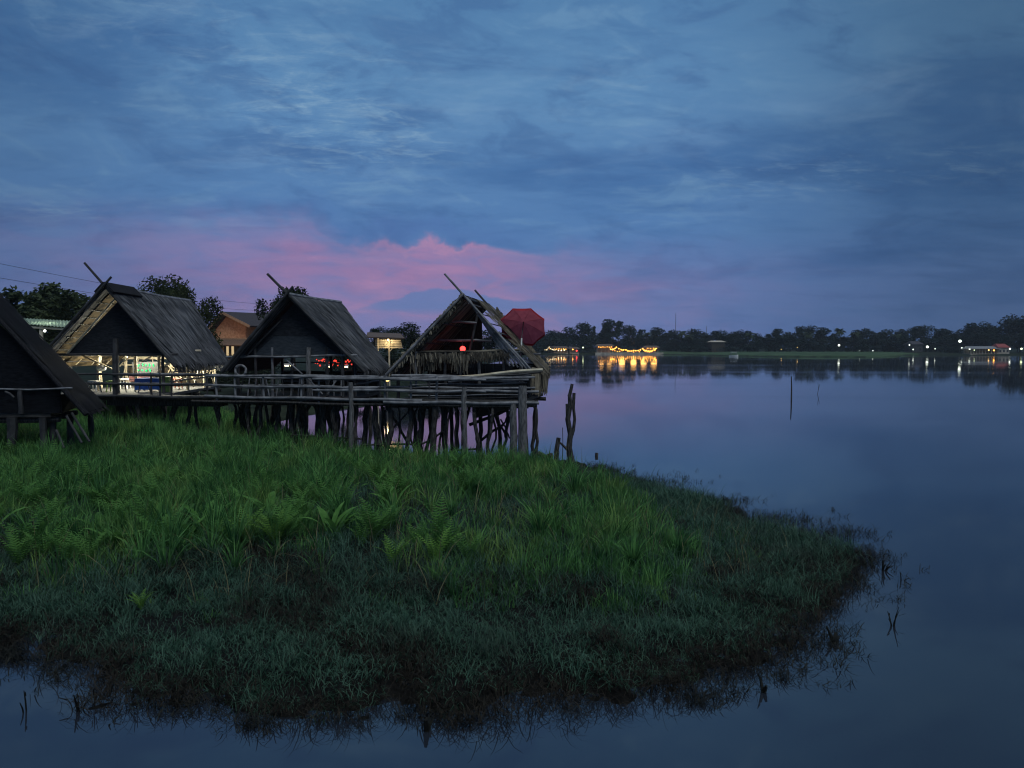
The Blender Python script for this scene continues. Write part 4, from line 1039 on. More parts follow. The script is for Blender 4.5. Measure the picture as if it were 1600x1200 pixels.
snag([([P(838, 722, 24.9), P(850, 716, 24.7), P(862, 711, 24.5)], [.07, .09, .08]), ([P(841, 708, 24.7), P(852, 714, 24.6), P(861, 714, 24.6)], [.08, .08, .05])], 'broken dark log lying in the shallows by the open hut', 'log', 'log')
Yq = 66
snag([([P(1236.5, 626, 57), P(1236.8, 605, 57), P(1236.5, 588, 57)], [.06, .05, .035])], 'single thin stake standing far out in the lake', 'stake', 'stake')
snag([([P(1277, 617, 62), P(1279, 608, 62), P(1278, 598, 62)], [.018, .018, .012]), ([P(1279, 608, 62), P(1281, 600, 62)], [.014, .01])], 'small twig poking from the lake past the stake', 'twig', 'twig')
snag([([G(932, 713) + Vector((0, 0, -.05)), G(932, 713) + Vector((.01, 0, .12))], [.06, .055])], 'small dark float bobbing beyond the forked post', 'float', 'float')
def reed(u, v, stems, label, mat='weed_dark', cat='reed', name='reed', group=None):
    g = G(u, v); b = MB()
    for (dx, dz, r) in stems:
        g2 = g + Vector((dx * .2, random.uniform(-.03, .03), -.05)); tp = g + Vector((dx, random.uniform(-.1, .1), dz))
        b.tube([g2, g2.lerp(tp, .5) + Vector((dx * -.1, 0, .02)), tp], [r, r, r * .5], 5)
        if dz > .12:
            q = g2.lerp(tp, .75); b.quad(q, q + Vector((.02, 0, .01)), q + Vector((dx * .7 + .03, 0, dz * .25)), q + Vector((dx * .7 + .02, 0, dz * .2)))
    return b.top(name, MT[mat], label, cat, group)
reed(1395, 978, [(.06, .28, .008), (-.03, .17, .01), (.12, .16, .008), (-.06, .1, .01), (.02, .12, .012)], 'clump of bent reeds alone in the water off the tip')
reed(1380, 892, [(-.05, .22, .01), (.03, .18, .012), (.08, .12, .012), (.12, .16, .01), (.0, .14, .012), (.17, .1, .01)], 'stubby dark reeds beside the muddy tip')
reed(1408, 906, [(.03, .10, .009), (-.04, .14, .008), (.09, .05, .008)], 'low broken reeds beyond the stubby reeds')
reed(1128, 795, [(.05, .22, .012), (-.06, .2, .012), (.09, .3, .01), (-.02, .12, .012), (.02, .34, .012)], 'leafy dark weed stem at the water edge of the bank', name='weed_stem', cat='plant')
reed(1176, 815, [(.02, .22, .008), (-.02, .13, .01)], 'thin upright stalk in the weedy shallows')
reed(1304, 1005, [(-.08, .2, .02), (.03, .12, .035), (.06, .08, .03), (-.02, .1, .03)], 'dark root clump standing in the shallows')
reed(1193, 1082, [(-.02, .15, .02), (.02, .09, .025), (-.05, .2, .008)], 'dark twig clump in the shallows below the bank')
reed(40, 1112, [(-.02, .22, .009), (-.025, .12, .008)], 'single bent stalk in the water at the corner')
reed(122, 1110, [(.0, .2, .012), (-.05, .16, .008), (-.16, .14, .005), (.05, .08, .012), (.1, .1, .008)], 'branching dark twig at the lower edge of the bank')
reed(668, 1140, [(-.01, .14, .03), (.02, .1, .025), (.06, .1, .012)], 'dark stump poking from the water at the front edge')
reed(170, 1130, [(.06, .03, .008), (.08, .05, .008)], 'small floating leaf twig below the bank')
reed(545, 735, [(-.01, .75, .012), (.03, .6, .008)], 'dark dead stalk sticking up from the tall grass')

# ------------------------------------------------------------------ trees
def crown_mesh(name, clumps, n, size, seed, mat, squash=.8):
    """leaf-sized faces spread through clump volumes; clumps = (x,y,z,r)"""
    g = np.random.default_rng(seed); c = np.array(clumps, float)
    w = c[:, 3] ** 2; k = g.choice(len(c), n, p=w / w.sum())
    d = g.normal(size=(n, 3)); d /= np.linalg.norm(d, axis=1)[:, None]
    rad = c[k, 3] * np.clip(g.uniform(.1, 1, n) ** .45 * g.uniform(.85, 1.12, n), 0, 1.2)
    p = c[k, :3] + d * rad[:, None] * np.array([1, 1, squash])
    a = g.normal(size=(n, 3)); a[:, 2] *= .5; a /= np.linalg.norm(a, axis=1)[:, None]
    b = np.cross(a, g.normal(size=(n, 3))); b /= np.linalg.norm(b, axis=1)[:, None]
    s = size * g.uniform(.6, 1.35, n)[:, None]
    a *= s; b *= s * .5
    V = np.stack([p - a * .5, p + b * .5, p + a * .7 + np.array([0, 0, -.15]) * s, p - b * .5], 1).reshape(-1, 3)
    F = np.arange(n * 4).reshape(-1, 4)
    return np_mesh(name, V, F, mat)
def tree_proto(seed, kind, mat, n=1100, leaf=.055):
    """unit-height tree at the origin, trunk and crown meshes"""
    rr = random.Random(seed); cl = []; b = MB()
    th = {'broad': .35, 'tall': .42, 'bush': .1, 'tower': .3, 'dome': .3}[kind]
    b.tube(crooked((0, 0, -.05), (rr.uniform(-.04, .04), 0, th + .25), .02, 6, seed), [.028, .024, .02, .018, .013, .008], 7)
    m = {'broad': 11, 'tall': 9, 'bush': 8, 'tower': 9, 'dome': 16}[kind]
    for i in range(m):
        an = rr.uniform(0, 6.28)
        if kind == 'broad': r, z, q = rr.uniform(.05, .36), rr.uniform(.42, .86), rr.uniform(.11, .2)
        elif kind == 'dome':
            z = rr.uniform(.3, .84); q = rr.uniform(.12, .19); r = rr.uniform(.3, 1) * .40 * math.sqrt(max(0, 1 - ((z - .3) / .62) ** 2))
        elif kind == 'tall': r, z, q = rr.uniform(.02, .22), rr.uniform(.45, .9), rr.uniform(.08, .15)
        elif kind == 'tower': r, z, q = rr.uniform(.0, .12), .32 + .58 * i / m, rr.uniform(.09, .13)
        else: r, z, q = rr.uniform(.05, .5), rr.uniform(.2, .75), rr.uniform(.2, .3)
        if kind == 'broad': r *= 1.15 - abs(z - .55) * 1.3
        x, y = r * math.cos(an), r * math.sin(an)
        cl.append((x, y, z, q))
        b.tube(crooked((0, 0, th * rr.uniform(.75, 1.1)), (x * .85, y * .85, z), .015, 4, seed * 50 + i), [.012, .009, .006, .003], 5)
    m1 = bpy.data.meshes.new('trunk'); m1.from_pydata([tuple(p) for p in b.v], [], b.f); m1.materials.append(MT['bark']); m1.update()
    return m1, crown_mesh('crown', cl, n, leaf, seed, mat)
def plant(proto, loc, sx, sz, label, cat='tree', group=None, name='tree', rot=None):
    t = thing(name, loc, label, cat, group); t.scale = (sx, sx, sz); t.rotation_euler = (0, 0, random.uniform(0, 6.28) if rot is None else rot)
    link('trunk', proto[0], t); link('crown', proto[1], t); return t
# near trees, left
PN = [tree_proto(101, 'dome', MT['leaf_mid'], 9000, .03), tree_proto(102, 'tall', MT['fur_leaf'], 2600, .034), tree_proto(103, 'broad', MT['fur_leaf'], 5000, .032), tree_proto(104, 'bush', MT['fur_leaf'], 3000, .05)]
def near_tree(pr, u, vt, Y, wpx, label, name='tree', cat='tree', z0=.8, rot=None, group=None):
    p = P(u, vt, Y); hgt = p.z - z0; w = wpx * Y / 1200 / .78
    return plant(pr, (p.x, Y, z0), w, hgt * 1.02, label, cat, group, name, rot)
near_tree(PN[0], 265, 424, 60, 112, 'leafy green tree behind the lit hut roof, a few leaves yellow', rot=.6)
near_tree(PN[0], 302, 441, 58, 82, 'smaller yellowish tree tucked behind the lit hut roof', rot=2.0)
near_tree(PN[1], 462, 428, 52, 100, 'sparse feathery tree rising behind the dark hut ridge', rot=1.0)
near_tree(PN[1], 425, 446, 54, 70, 'lower branch-like sapling left of the sparse feathery tree', rot=2.6)
near_tree(PN[3], 535, 482, 50, 40, 'dark shrub peeking over the dark hut roof edge', 'shrub', 'shrub')
near_tree(PN[2], 645, 500, 95, 75, 'dense dark tree between the dark hut and the open hut')
near_tree(PN[2], 615, 508, 105, 55, 'rounded dark tree behind the lit kiosk')
near_tree(PN[1], 585, 503, 80, 40, 'thin bare-topped tree behind the lit kiosk roof')
near_tree(PN[2], 700, 508, 120, 80, 'dark tree seen through the open hut gable')
near_tree(PN[2], 765, 512, 160, 90, 'dark tree behind the bare rafters of the open hut')
near_tree(PN[3], 660, 530, 80, 90, 'low dark bush beside the open hut roof foot', 'shrub', 'shrub')
near_tree(PN[3], 600, 545, 62, 70, 'low dark bush under the lit kiosk', 'shrub', 'shrub')
near_tree(PN[3], 390, 545, 52, 80, 'low bush between the lit hut and the dark hut', 'shrub', 'shrub')
near_tree(PN[3], 300, 560, 48, 120, 'wide bush in the gap under the lit hut', 'shrub', 'shrub')
near_tree(PN[3], 200, 630, 42, 90, 'green bush under the lit hut floor', 'shrub', 'shrub', .4)
near_tree(PN[3], 90, 630, 36, 90, 'green bush under the black hut floor', 'shrub', 'shrub', .4)
# bamboo grove on the left: each clump arches over
def bamboo(u, vt, Y, wpx, seed, label):
    rr = random.Random(seed); p = P(u, vt, Y); root = thing('bamboo', (p.x, Y, .8), label, 'bamboo', 'bamboo clumps at the lake house')
    cl = []; hgt = p.z - .8; w = wpx * Y / 1200 / 2
    for i in range(9):
        an = rr.uniform(0, 6.28); q = rr.uniform(.3, 1.0); hh = hgt * rr.uniform(.75, 1.0)
        tip = Vector((w * q * math.cos(an), w * q * math.sin(an), hh * (1 - .12 * q)))
        pts = [Vector((.2 * math.cos(an), .2 * math.sin(an), 0)).lerp(tip, t) + Vector((0, 0, hh * .18 * math.sin(math.pi * t))) for t in (0, .3, .6, .85, 1)]
        MB2 = MB(); MB2.tube(pts, [.06, .05, .04, .02, .01], 6)
        o = MB2.build('culm', MT['bark']); o.parent = root
        for t in (.35, .5, .65, .78, .9, 1.0):
            c = Vector((.2 * math.cos(an), .2 * math.sin(an), 0)).lerp(tip, t) + Vector((0, 0, hh * .18 * math.sin(math.pi * t)))
            cl.append((c.x, c.y, c.z, rr.uniform(.35, .75)))
    link('foliage', crown_mesh('foliage', cl, 6500, .30, seed, MT['leaf_bamboo'], .7), root)
bamboo(20, 432, 50, 130, 1, 'dark bamboo clump above the black hut roof')
bamboo(82, 437, 48, 100, 2, 'arching bamboo clump over the pale awning')
bamboo(-45, 430, 50, 90, 3, 'bamboo clump at the picture edge over the black hut')

# far shore
PF = [tree_proto(201, 'dome', MT['leaf_far'], 1800, .06), tree_proto(202, 'broad', MT['leaf_far'], 1700, .065), tree_proto(203, 'tall', MT['leaf_far'], 1000, .055), tree_proto(204, 'dome', MT['leaf_far'], 2000, .06), tree_proto(205, 'tower', MT['leaf_far'], 800), tree_proto(206, 'bush', MT['leaf_far'], 800, .09)]
def palm_proto(seed):
    rr = random.Random(seed); b = MB(); b.tube(crooked((0, 0, -.03), (rr.uniform(-.05, .05), 0, .78), .01, 6, seed), [.022, .018, .016, .015, .014, .013], 7)
    m1 = np_mesh_from(b, 'trunk', MT['bark']); c = MB(); top = Vector(b.v[-1])
    for i in range(20):
        an = i * 2.4; el = rr.uniform(-.2, 1.2); L = rr.uniform(.22, .3); dr = Vector((math.cos(an), math.sin(an), 0)); sd = Vector((-dr.y, dr.x, 0)); p = Vector((top.x, 0, .78))
        for j in range(6):
            e = el - .32 * j; q = p + (dr * math.cos(e) + Vector((0, 0, math.sin(e)))) * (L / 6); w = .035 * math.sin(math.pi * (j + .6) / 6.8)
            w2 = .035 * math.sin(math.pi * (j + 1.6) / 6.8) if j < 5 else .004
            for s in (-1, 1):
                c.quad(p, q, q + sd * s * w2 * 1.2 + Vector((0, 0, -w2 * .9)), p + sd * s * w * 1.2 + Vector((0, 0, -w * .9)))
            p = q
    return m1, np_mesh_from(c, 'crown', MT['leaf_palm'])
PP = palm_proto(3)
def zone(u):
    if u < 930: return 'west of the lit restaurant', 'a'
    if u < 1035: return 'behind the lit restaurant', 'b'
    if u < 1205: return 'behind the lakeside lawn and white building', 'c'
    if u < 1415: return 'behind the long lawn past the stake', 'd'
    return 'around the lamps at the picture edge', 'e'
def shore_depth(u):
    """a spot well inside the far land under column u"""
    return float(np.interp(u, [820, 860, 1000, 1040, 1100, 1380, 1420, 1460, 1500, 1600, 1700], [330, 400, 425, 420, 400, 390, 385, 372, 362, 345, 340]))
def far_tree(pr, u, vt, wpx, extra, label, cat, group, name='tree'):
    Y = shore_depth(u) + extra; p = P(u, vt, Y); z0 = float(shore_z(np.array([p.x]), np.array([Y]))[0]) - .2
    plant(pr, (p.x, Y, z0), max(wpx * Y / 1200 / .72, 1), (p.z - z0) * 1.03, label, cat, group, name)
main = [(842, 520, 36), (862, 514, 34), (880, 519, 28), (906, 503, 40), (928, 504, 14), (952, 498, 34), (966, 495, 22), (984, 506, 26), (1000, 510, 22), (1026, 511, 30), (1048, 514, 36), (1088, 512, 40), (1108, 520, 24), (1126, 515, 30), (1146, 516, 26), (1162, 515, 26), (1182, 519, 26),
        (1202, 518, 22), (1219, 512, 26), (1236, 519, 22), (1256, 507, 36), (1286, 511, 32), (1301, 517, 18), (1336, 515, 26), (1356, 511, 30), (1384, 513, 34), (1406, 514, 26), (1424, 512, 26), (1448, 507, 44), (1472, 513, 28), (1490, 521, 26), (1510, 513, 34), (1530, 502, 40), (1553, 508, 36), (1576, 497, 40), (1597, 490, 46), (1630, 488, 50)]
rt = random.Random(3)
for u, v, w in main:
    zt_, _ = zone(u); tall = v < 509
    kindp = PF[2] if w < 25 else rt.choice((PF[0], PF[1], PF[3]))
    far_tree(kindp, u, v, w * 1.15, rt.uniform(12, 30), ('tall' if tall else 'mid-height') + ' dark tree on the far shore ' + zt_, 'tree', ('tall' if tall else 'mid-height') + ' far trees ' + zt_)
for i in range(46):
    u = 835 + i * 17.2 + rt.uniform(-6, 6); zt_, _ = zone(u)
    top = 526 + rt.uniform(-5, 7) - (5 if u > 1500 else 0)
    far_tree(rt.choice((PF[0], PF[1], PF[3], PF[5])), u, top, rt.uniform(24, 36), rt.uniform(4, 12) if not 925 < u < 1035 else rt.uniform(18, 26), 'low dark tree filling the far shore ' + zt_, 'tree', 'low far trees ' + zt_)
for i in range(40):
    u = 838 + i * 19.5 + rt.uniform(-6, 6); zt_, _ = zone(u)
    if 930 < u < 1032 or 1500 < u: continue
    far_tree(PF[5], u, 538 + rt.uniform(-3, 3), rt.uniform(18, 28), rt.uniform(-2, 4), 'dark bush at the foot of the far trees ' + zt_, 'bush', 'far bushes ' + zt_, 'bush')
for u, v, lab in ((1066, 513, 'feathery palm behind the lakeside lawn'), (1076, 520, 'shorter palm beside the feathery palm'), (1314, 509, 'tall slim palm over the street lamp on the lawn'), (1334, 516, 'palm past the tall slim palm'), (1010, 516, 'palm at the end of the string lights'), (1172, 517, 'palm over the bushes near the white boat'), (1265, 516, 'palm beside the rounded tree past the stake'), (1398, 519, 'short palm at the far end of the lawn')):
    far_tree(PP, u, v, 30, 2, lab, 'palm', None, 'palm_tree')
# mass of far wood behind
cl = []
for i in range(420):
    u = rt.uniform(560, 1760); Y = rt.uniform(520, 640); p = P(u, 528 + rt.uniform(-5, 4), Y); cl.append((p.x, Y, p.z - 6, rt.uniform(5, 9)))
    cl.append((p.x + 3, Y, p.z - 14, rt.uniform(7, 10)))
tag(link('woods', crown_mesh('woods', cl, 26000, 2.2, 9, MT['leaf_far'])), 'dark line of distant woods beyond the far shore', 'woods', kind='stuff')

# ------------------------------------------------------------------ far lights and buildings
def far_lamp(u, v, Y, r, mat, label, pole=True, group=None, name='street_lamp', light=0, lc=(1, 1, .85)):
    p = P(u, v, Y); z0 = max(float(shore_z(np.array([p.x]), np.array([Y]))[0]), 0) - .1
    t = thing(name, (p.x, Y, z0), label, 'lamp', group); r *= .72
    MB().ball(p, r, 9, 6).build('lamp_head', MT[mat], t, True)
    if pole: MB().tube([(p.x, Y, z0), (p.x, Y, p.z - r * .7)], .09, 6).build('pole', MT['metal_dark'], t)
    return t
Z = lambda u, e=0: shore_depth(u) - 8 + e
for u, v, r, m, lab, li in ((911, 543, .55, 'em_fargreen', 'white-green lamp between the two lit restaurants', 0), (1311, 539.5, .7, 'em_farwhite', 'bright yellow-white lamp under the tall slim palm', 1500), (1221, 546, .3, 'em_glow', 'faint lamp on the lawn beyond the stake', 0),
                            (1246, 543, .25, 'em_glow', 'dim lamp under the rounded tree past the stake', 0), (1343, 548, .22, 'em_farwhite', 'faint white lamp low by the lawn', 0), (1364, 548, .28, 'em_farwhite', 'paired faint white lamp low by the lawn', 0),
                            (1421, 539, .4, 'em_farwhite', 'white lamp west of the brightest shore lamp', 0), (1427, 546, .4, 'em_farwhite', 'white lamp below its neighbour near the dark house', 0), (1449, 542, .8, 'em_farwhite', 'brightest white shore lamp beside the dark house', 1500), (1461, 545, .3, 'em_farwhite', 'small white lamp just past the brightest shore lamp', 0),
                            (1500, 533, .85, 'em_farwhite', 'highest white lamp among the trees near the pavilion row', 1500), (1503, 544, .5, 'em_farwhite', 'white lamp at the start of the pavilion row', 0), (1509, 543, .6, 'em_fargreen', 'greenish lamp at the start of the pavilion row', 1500), (1515, 545, .5, 'em_farwhite', 'white lamp second along the pavilion row', 0),
                            (1522, 547, .4, 'em_fargreen', 'small greenish lamp along the pavilion row', 0), (1545, 547, .4, 'em_glow', 'warm lamp by the mid pavilion row', 0), (1553, 547.5, .45, 'em_orange', 'orange lamp left of the red roof', 0), (1578, 545, .5, 'em_farwhite', 'white lamp right of the red roof', 800), (1596, 545, .6, 'em_fargreen', 'greenish lamp at the picture edge', 800)):
    far_lamp(u, v, Z(u, -3), r, m, lab, light=li)
def far_house(u0, u1, vt, ve, vb, Y, dep, wall, roof, label, name='house', cat='house', win=0):
    a, b = P(u0, vb, Y), P(u1, vb, Y); zt_, ze = P(u0, vt, Y).z, P(u0, ve, Y).z; z0 = min(a.z, max(float(shore_z(np.array([a.x]), np.array([Y]))[0]) - .2, 0))
    t = thing(name, ((a.x + b.x) / 2, Y, z0), label, cat)
    MB().box(a.x, b.x, Y, Y + dep, z0, ze).build('wall', MT[wall], t)
    o = (b.x - a.x) * .08; c = Y + dep / 2
    MB().hexa([(a.x - o, Y - o, ze), (b.x + o, Y - o, ze), (b.x + o, Y + dep + o, ze), (a.x - o, Y + dep + o, ze), (a.x + o, c - .1, zt_), (b.x - o, c - .1, zt_), (b.x - o, c + .1, zt_), (a.x + o, c + .1, zt_)]).build('roof', MT[roof], t)
    for i in range(win):
        x = a.x + (b.x - a.x) * (i + .5) / win
        MB().box(x - .4, x + .4, Y - .04, Y - .003, z0 + 1, z0 + 2.1).build('window', MT['glass_dark'], t)
    return t
far_house(1112, 1133, 532, 534.5, 541, Z(1120, 3), 8, 'woven_brown', 'concrete', 'low pale building with a white roof beyond the lawn', win=4)
far_house(1425, 1442, 533, 538, 548, Z(1433, 2), 7, 'metal_dark', 'house_roof', 'dark house beside the brightest shore lamp', win=2)
far_house(1560, 1577, 537, 543, 552, Z(1570, 2), 6, 'concrete', 'tin_red', 'small white lakeside shrine with a red roof', 'shrine', 'shrine', 3)
# open restaurants on the shore
def pavilion(u0, u1, vt, ve, Y, label, bulbs, roofm='rust_roof', n=4):
    a, b = P(u0, 552, Y), P(u1, 552, Y); z0 = .5; ze, zt_ = P(u0, ve, Y).z, P(u0, vt, Y).z
    t = thing('pavilion', ((a.x + b.x) / 2, Y, z0), label, 'pavilion'); dep = 6
    MB().box(a.x - .5, b.x + .5, Y - .5, Y + dep, z0 - .6, z0 + .25).build('floor', MT['concrete'], t)
    c = Y + dep / 2
    MB().hexa([(a.x - 1, Y - 1, ze), (b.x + 1, Y - 1, ze), (b.x + 1, Y + dep + 1, ze), (a.x - 1, Y + dep + 1, ze), (a.x, c - .1, zt_), (b.x, c - .1, zt_), (b.x, c + .1, zt_), (a.x, c + .1, zt_)]).build('roof', MT[roofm], t)
    for i in range(n + 1):
        x = a.x + (b.x - a.x) * i / n
        MB().box(x - .1, x + .1, Y - .1, Y + .1, z0 + .2, ze).build('post', MT['bamboo_pale'], t)
    MB().box(a.x, b.x, Y + dep - .2, Y + dep, z0 + .2, ze).build('rear_wall', MT['concrete'], t)
    for i in range(bulbs):
        x = a.x + (b.x - a.x) * (i + .5) / bulbs
        MB().ball((x, Y + .2, ze - .35 - .15 * (i % 2)), .22, 8, 5).build('bulb', MT['em_orange'], t)
    return a, b, ze
Yr = 394
a, b, ze = pavilion(934, 957, 537.5, 541, Yr, 'open lakeside restaurant pavilion strung with golden bulbs', 7)
a, b, ze = pavilion(1010, 1028, 540, 543, Yr, 'small open pavilion at the end of the string lights', 4)
a, b, ze = pavilion(857, 886, 541, 544, 392, 'low lit restaurant west of the golden pavilion', 8, n=6)
a, b, ze = pavilion(891, 903, 542, 545, 394, 'small stall with a red light between the restaurants', 0)
far_lamp(901, 548, 390, .5, 'em_red', 'red lamp at the small stall on the far shore', False, name='lamp')
far_lamp(895, 546, 391, .4, 'em_orange', 'orange lamp at the small stall on the far shore', False, name='lamp')
def strings(pts, Y, r, label, mat='em_orange', bulb=.3, step=1.4):
    q = []
    for (u0, v0), (u1, v1) in zip(pts, pts[1:]):
        for k in range(8):
            t = k / 8; q.append(P(u0 + (u1 - u0) * t, v0 + (v1 - v0) * t + 1.6 * math.sin(math.pi * t), Y))
    t = thing('string_lights', q[len(q) // 2], label, 'string lights')
    MB().tube(q, .05, 5).build('cable', MT['metal_dark'], t)
    for i, p in enumerate(q):
        if i % 2 == 0: MB().ball(p - Vector((0, .1, .2)), bulb, 7, 5).build('bulb', MT[mat], t)
    return q
q = strings([(954, 545), (963, 542), (978, 546), (990, 547), (1004, 544), (1010, 547), (1022, 546), (1025, 542)], Yr - 1, .1, 'golden string lights looping along the lakeside restaurant')
strings([(957, 546), (972, 547.5), (1008, 548), (1021, 547.5)], Yr - 2, .1, 'lower straight row of golden bulbs at the lakeside restaurant', bulb=.2)
strings([(851, 546), (858, 542), (868, 546), (886, 545)], 390, .1, 'pale string lights along the low restaurant', 'em_warm', .26)
a, b = P(930, 553, Yr - 3), P(1036, 553, Yr - 3)
MB().box(a.x, b.x, Yr - 4, Yr - 3.2, -.3, .95).top('retaining_wall', MT['concrete'], 'pale lakeside wall lit gold below the restaurant', 'wall')
# the row of white pavilions at the right edge
a, b, ze = pavilion(1517, 1558, 541, 545, Z(1540, -3), 'long open pavilion beside the red-roofed shrine', 0, 'metal', 9)
for u in (940, 952, 972, 990, 1006, 1022): lamp('RestaurantLight', P(u, 540, Yr + 9), 340, (1, .5, .12), 1.6)
# masts
for u, v, lab in ((1056, 489, 'tall thin radio mast over the far trees'), (1104, 509, 'shorter thin mast right of the tall radio mast')):
    p = P(u, v, 520)
    m_ = thing('mast', (p.x, 520, 3), lab, 'mast')
    MB().tube([(p.x, 520, 3), (p.x, 520, p.z)], [.28, .12], 5).build('pole', MT['metal'], m_)
    for k in range(3): MB().box(p.x - .5, p.x + .5, 519.8, 520.2, p.z - 2 - 2.2 * k, p.z - 1.9 - 2.2 * k).build('cross_arm', MT['metal'], m_)
# white boat
p = G(1146.5, 557.5); p.z = 0
bt = thing('boat', p, 'small white canopied boat moored off the far lawn', 'boat')
hl = MB(); st = []
for i in range(7):
    t = i / 6; w = .75 * math.sin(math.pi * min(1, .25 + t * .75)) ** .6 if t < 1 else .03; xx = p.x - 1.7 + 3.4 * t
    st.append([Vector((xx, p.y - w, .55 + .25 * t ** 3)), Vector((xx, p.y - w * .5, -.05)), Vector((xx, p.y + w * .5, -.05)), Vector((xx, p.y + w, .55 + .25 * t ** 3))])
for s0, s1 in zip(st, st[1:]):
    for k in range(3): hl.quad(s0[k], s1[k], s1[k + 1], s0[k + 1])
    hl.quad(s0[3], s1[3], s1[0], s0[0])
hl.quad(*st[0])
hl.build('hull', MT['white_paint'], bt)
MB().box(p.x - 1.2, p.x + 1.0, p.y - .7, p.y + .7, 1.75, 1.85).build('canopy', MT['white_paint'], bt)
for dx in (-1.1, .9):
    for dy in (-.6, .6): MB().tube([(p.x + dx, p.y + dy, .55), (p.x + dx, p.y + dy, 1.75)], .05, 5).build('post', MT['metal'], bt)

# ------------------------------------------------------------------ house, kiosk, awning on the near shore
Y = 80.0
hs = thing('house', P(360, 560, Y) * 1.0 - Vector((0, 0, P(360, 560, Y).z - .9)), 'brown wooden house lit from below behind the two huts', 'house')
L0, AP, R0 = P(322, 518, Y), P(347, 488, Y), P(385, 507, Y)
dv = Vector((5.2, 7, 0))
MB().slab(AP, AP + dv, R0 + dv + Vector((.4, 0, -.2)), R0 + Vector((.4, 0, -.2)), .18).slab(AP, AP + dv, L0 + dv, L0, .18).build('roof', MT['house_roof'], hs)
for e in (L0, R0 + Vector((.4, 0, -.2))): MB().bar(AP + Vector((0, -.15, -.02)), e + Vector((0, -.15, -.02)), .1, .26).build('bargeboard', MT['house_trim'], hs)
g0, g1 = P(327, 529, Y + .6), P(384, 529, Y + .6)
MB().hexa([g0, g1, g1 + Vector((0, .2, 0)), g0 + Vector((0, .2, 0)), P(327, 515, Y + .6), P(384, 508, Y + .6), P(384, 508, Y + .8), P(327, 515, Y + .8)]).tri_slab(P(327, 515, Y + .7), P(384, 508, Y + .7), P(347, 492, Y + .7), .2).build('gable_wall', MT['house_wall'], hs)
MB().slab(P(384, 529, Y + .8), P(412, 529, Y + 4), P(412, 506, Y + 4), P(384, 508, Y + .8), .15).build('side_wall', MT['house_wall'], hs)
MB().bar(P(325, 530, Y + .4), P(387, 529, Y + .4), .3, .18).build('ledge', MT['house_trim'], hs)
MB().slab(P(326, 531, Y + .2), P(386, 531, Y + .2), P(392, 540, Y - 1.5), P(318, 540, Y - 1.5), .12).build('porch_roof', MT['rust_roof'], hs)
z0 = .8; w0, w1 = P(328, 545, Y + 1), P(384, 545, Y + 1)
MB().box(w0.x, w1.x, Y + 1, Y + 1.2, z0, w0.z + .8).build('wall', MT['house_trim'], hs)
for u0, u1 in ((353, 358), (361, 366)):
    q0, q1 = P(u0, 560, Y + .9), P(u1, 540, Y + .9); wd = MB().box(q0.x, q1.x, Y + .93, Y + .99, q0.z, q1.z).build('window', MT['bamboo_pale'], hs)
    MB().box(q0.x + .06, q1.x - .06, Y + .91, Y + .925, q0.z + .08, q1.z - .08).build('pane', MT['em_panel'], wd)
for u in (330, 348, 382): MB().tube([P(u, 540, Y - 1.2), Vector((P(u, 540, Y - 1.2).x, Y - 1.2, z0))], .09, 7).build('post', MT['house_trim'], hs)
lamp('HouseLamp', P(365, 527, Y - 4.0), 135, (1, .62, .36), .2)
# kiosk
Y = 60.0
ks = thing('kiosk', Vector((P(603, 540, Y).x, Y, .8)), 'small open kiosk on tall posts with a lit slatted panel', 'kiosk')
MB().slab(P(572, 527, Y - .8), P(632, 529, Y - .8), P(626, 522, Y + 2.5), P(574, 520, Y + 2.5), .1).build('roof', MT['rust_roof'], ks)
for k in range(5):
    a, b = P(586, 543 - k * 2.9, Y), P(629 - k * .6, 543 - k * 2.7, Y)
    MB().bar(a, b, .05, .10).build('slat', MT['bamboo_pale'], ks)
MB().slab(P(584, 544, Y + .2), P(628, 544, Y + .2), P(628, 529, Y + .2), P(584, 529, Y + .2), .04).build('panel', MT['woven_brown'], ks)
for u in (590, 608): MB().tube([Vector((P(u, 528, Y - .1).x, Y - .1, .6)), P(u, 528, Y - .1)], .07, 7).build('post', MT['bamboo_pale'], ks)
MB().tube([P(608, 551, Y - .1), P(614, 543, Y - .1)], .04, 6).build('brace', MT['bamboo_pale'], ks)
p = P(606, 531, Y - .5); kl = thing('bulb_lamp', p, 'bare warm bulb under the kiosk roof', 'lamp'); MB().ball(p, .07, 8, 6).build('bulb', MT['em_warm'], kl, True); MB().tube([p, p + Vector((0, 0, .12))], .02, 5).build('socket', MT['metal_dark'], kl)
lamp('KioskLamp', p + Vector((0, -.1, -.1)), 45, (1, .78, .45), .08)
# awning of pale corrugated sheet
Y = 40.0
aw = thing('awning', Vector((P(66, 520, Y).x, Y, .8)), 'pale corrugated awning on a bamboo post behind the black hut', 'awning')
cg = MB(); n = 36
for i in range(n):
    t0, t1 = i / n, (i + 1) / n; z = lambda k: Vector((0, 0, .05 * (k % 2)))
    f0, f1 = P(14, 505, Y - 1).lerp(P(112, 513, Y - 1), t0), P(14, 505, Y - 1).lerp(P(112, 513, Y - 1), t1)
    r0, r1 = P(20, 497, Y + 2.5).lerp(P(112, 502, Y + 2.5), t0), P(20, 497, Y + 2.5).lerp(P(112, 502, Y + 2.5), t1)
    cg.quad(f0 + z(i), f1 + z(i + 1), r1 + z(i + 1), r0 + z(i))
cg.build('sheet', MT['translucent_roof'], aw)
for u in (20, 64, 108): MB().tube([Vector((P(u, 511, Y - .8).x, Y - .8, .5)), P(u, 509, Y - .8)], .09, 7).build('post', MT['bamboo_pale'], aw)
MB().bar(P(16, 509, Y - .9), P(111, 515, Y - .9), .06, .1).build('beam', MT['bamboo_pale'], aw)
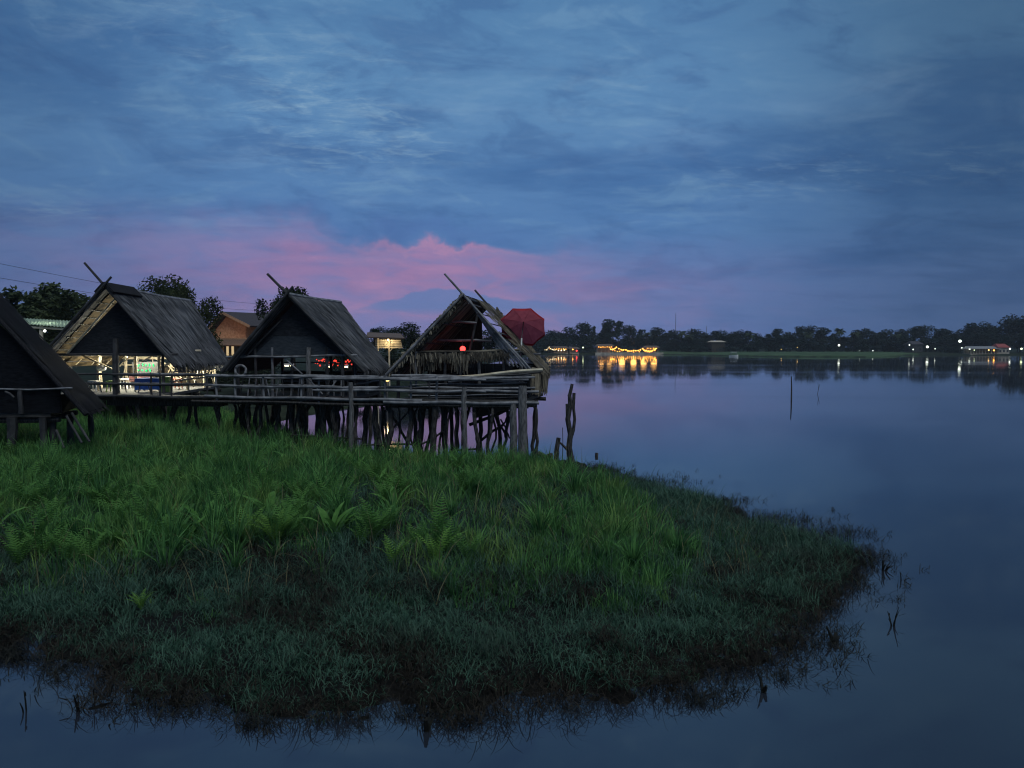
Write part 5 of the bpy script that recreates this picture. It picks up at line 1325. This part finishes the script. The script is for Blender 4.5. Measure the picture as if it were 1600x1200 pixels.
p = P(70, 517, Y + .4); al = thing('bulb_lamp', p, 'added bulb lighting the pale corrugated awning', 'lamp'); MB().ball(p, .06, 8, 6).build('bulb', MT['em_white'], al, True); MB().tube([p, p + Vector((0, 0, .2))], .015, 5).build('socket', MT['metal_dark'], al)  # bulb added beneath the sheet to light it
lamp('AwningLamp', p + Vector((0, 0, -.1)), 40, (.95, 1, .8), .08)
# lamps on the inner bank, seen mostly as reflections under the boardwalk
for i, (u, Y, z, pw, c, m, lab) in enumerate(((546, 47, 1.9, 30, (1, .85, .55), 'em_warm', 'warm bank lamp reflected under the boardwalk'), (458, 44, 1.8, 8, (1, .35, .22), 'em_redsmall', 'reddish bank lamp reflected under the boardwalk'), (605, 50, 1.7, 10, (1, .75, .4), 'em_glow', 'dim yellow bank lamp reflected under the boardwalk'))):
    x = (u - 800) / 1200 * Y
    t = thing('bank_lamp', (x, Y, .2), lab, 'lamp')
    MB().ball((x, Y, z), .16, 9, 6).build('lamp_head', MT[m], t, True); MB().tube([(x, Y, -.2), (x, Y, z - .14)], .05, 6).build('pole', MT['metal_dark'], t)
    lamp('BankLamp', (x, Y - .3, z), pw, c, .15)
lamp('ShoreLamp', P(100, 640, 30), 14, (1, .9, .6), .2)

# evening air over the lake
hm = bpy.data.materials.new('haze'); hm.use_nodes = True; hm.node_tree.nodes.clear()
ho = hm.node_tree.nodes.new('ShaderNodeOutputMaterial'); pv = hm.node_tree.nodes.new('ShaderNodeVolumePrincipled')
pv.inputs['Color'].default_value = (.80, .88, 1, 1); pv.inputs['Density'].default_value = HAZE; pv.inputs['Anisotropy'].default_value = .2
hm.node_tree.links.new(pv.outputs[0], ho.inputs['Volume'])
MB().box(-960, 960, -70, 960, -4.5, 46).build('haze', hm)['kind'] = 'stuff'
# overhead wires
for i, (a, b, lab) in enumerate(((P(-60, 400, 46), P(420, 476, 90), 'upper overhead wire crossing above the huts'), (P(-60, 424, 46), P(420, 486, 90), 'lower overhead wire crossing above the huts'))):
    pts = [a.lerp(b, t) - Vector((0, 0, 1.2 * math.sin(math.pi * t) * .4)) for t in np.linspace(0, 1, 12)]
    MB().tube(pts, .013, 5).top('overhead_wire', MT['metal_dark'], lab, 'wire')
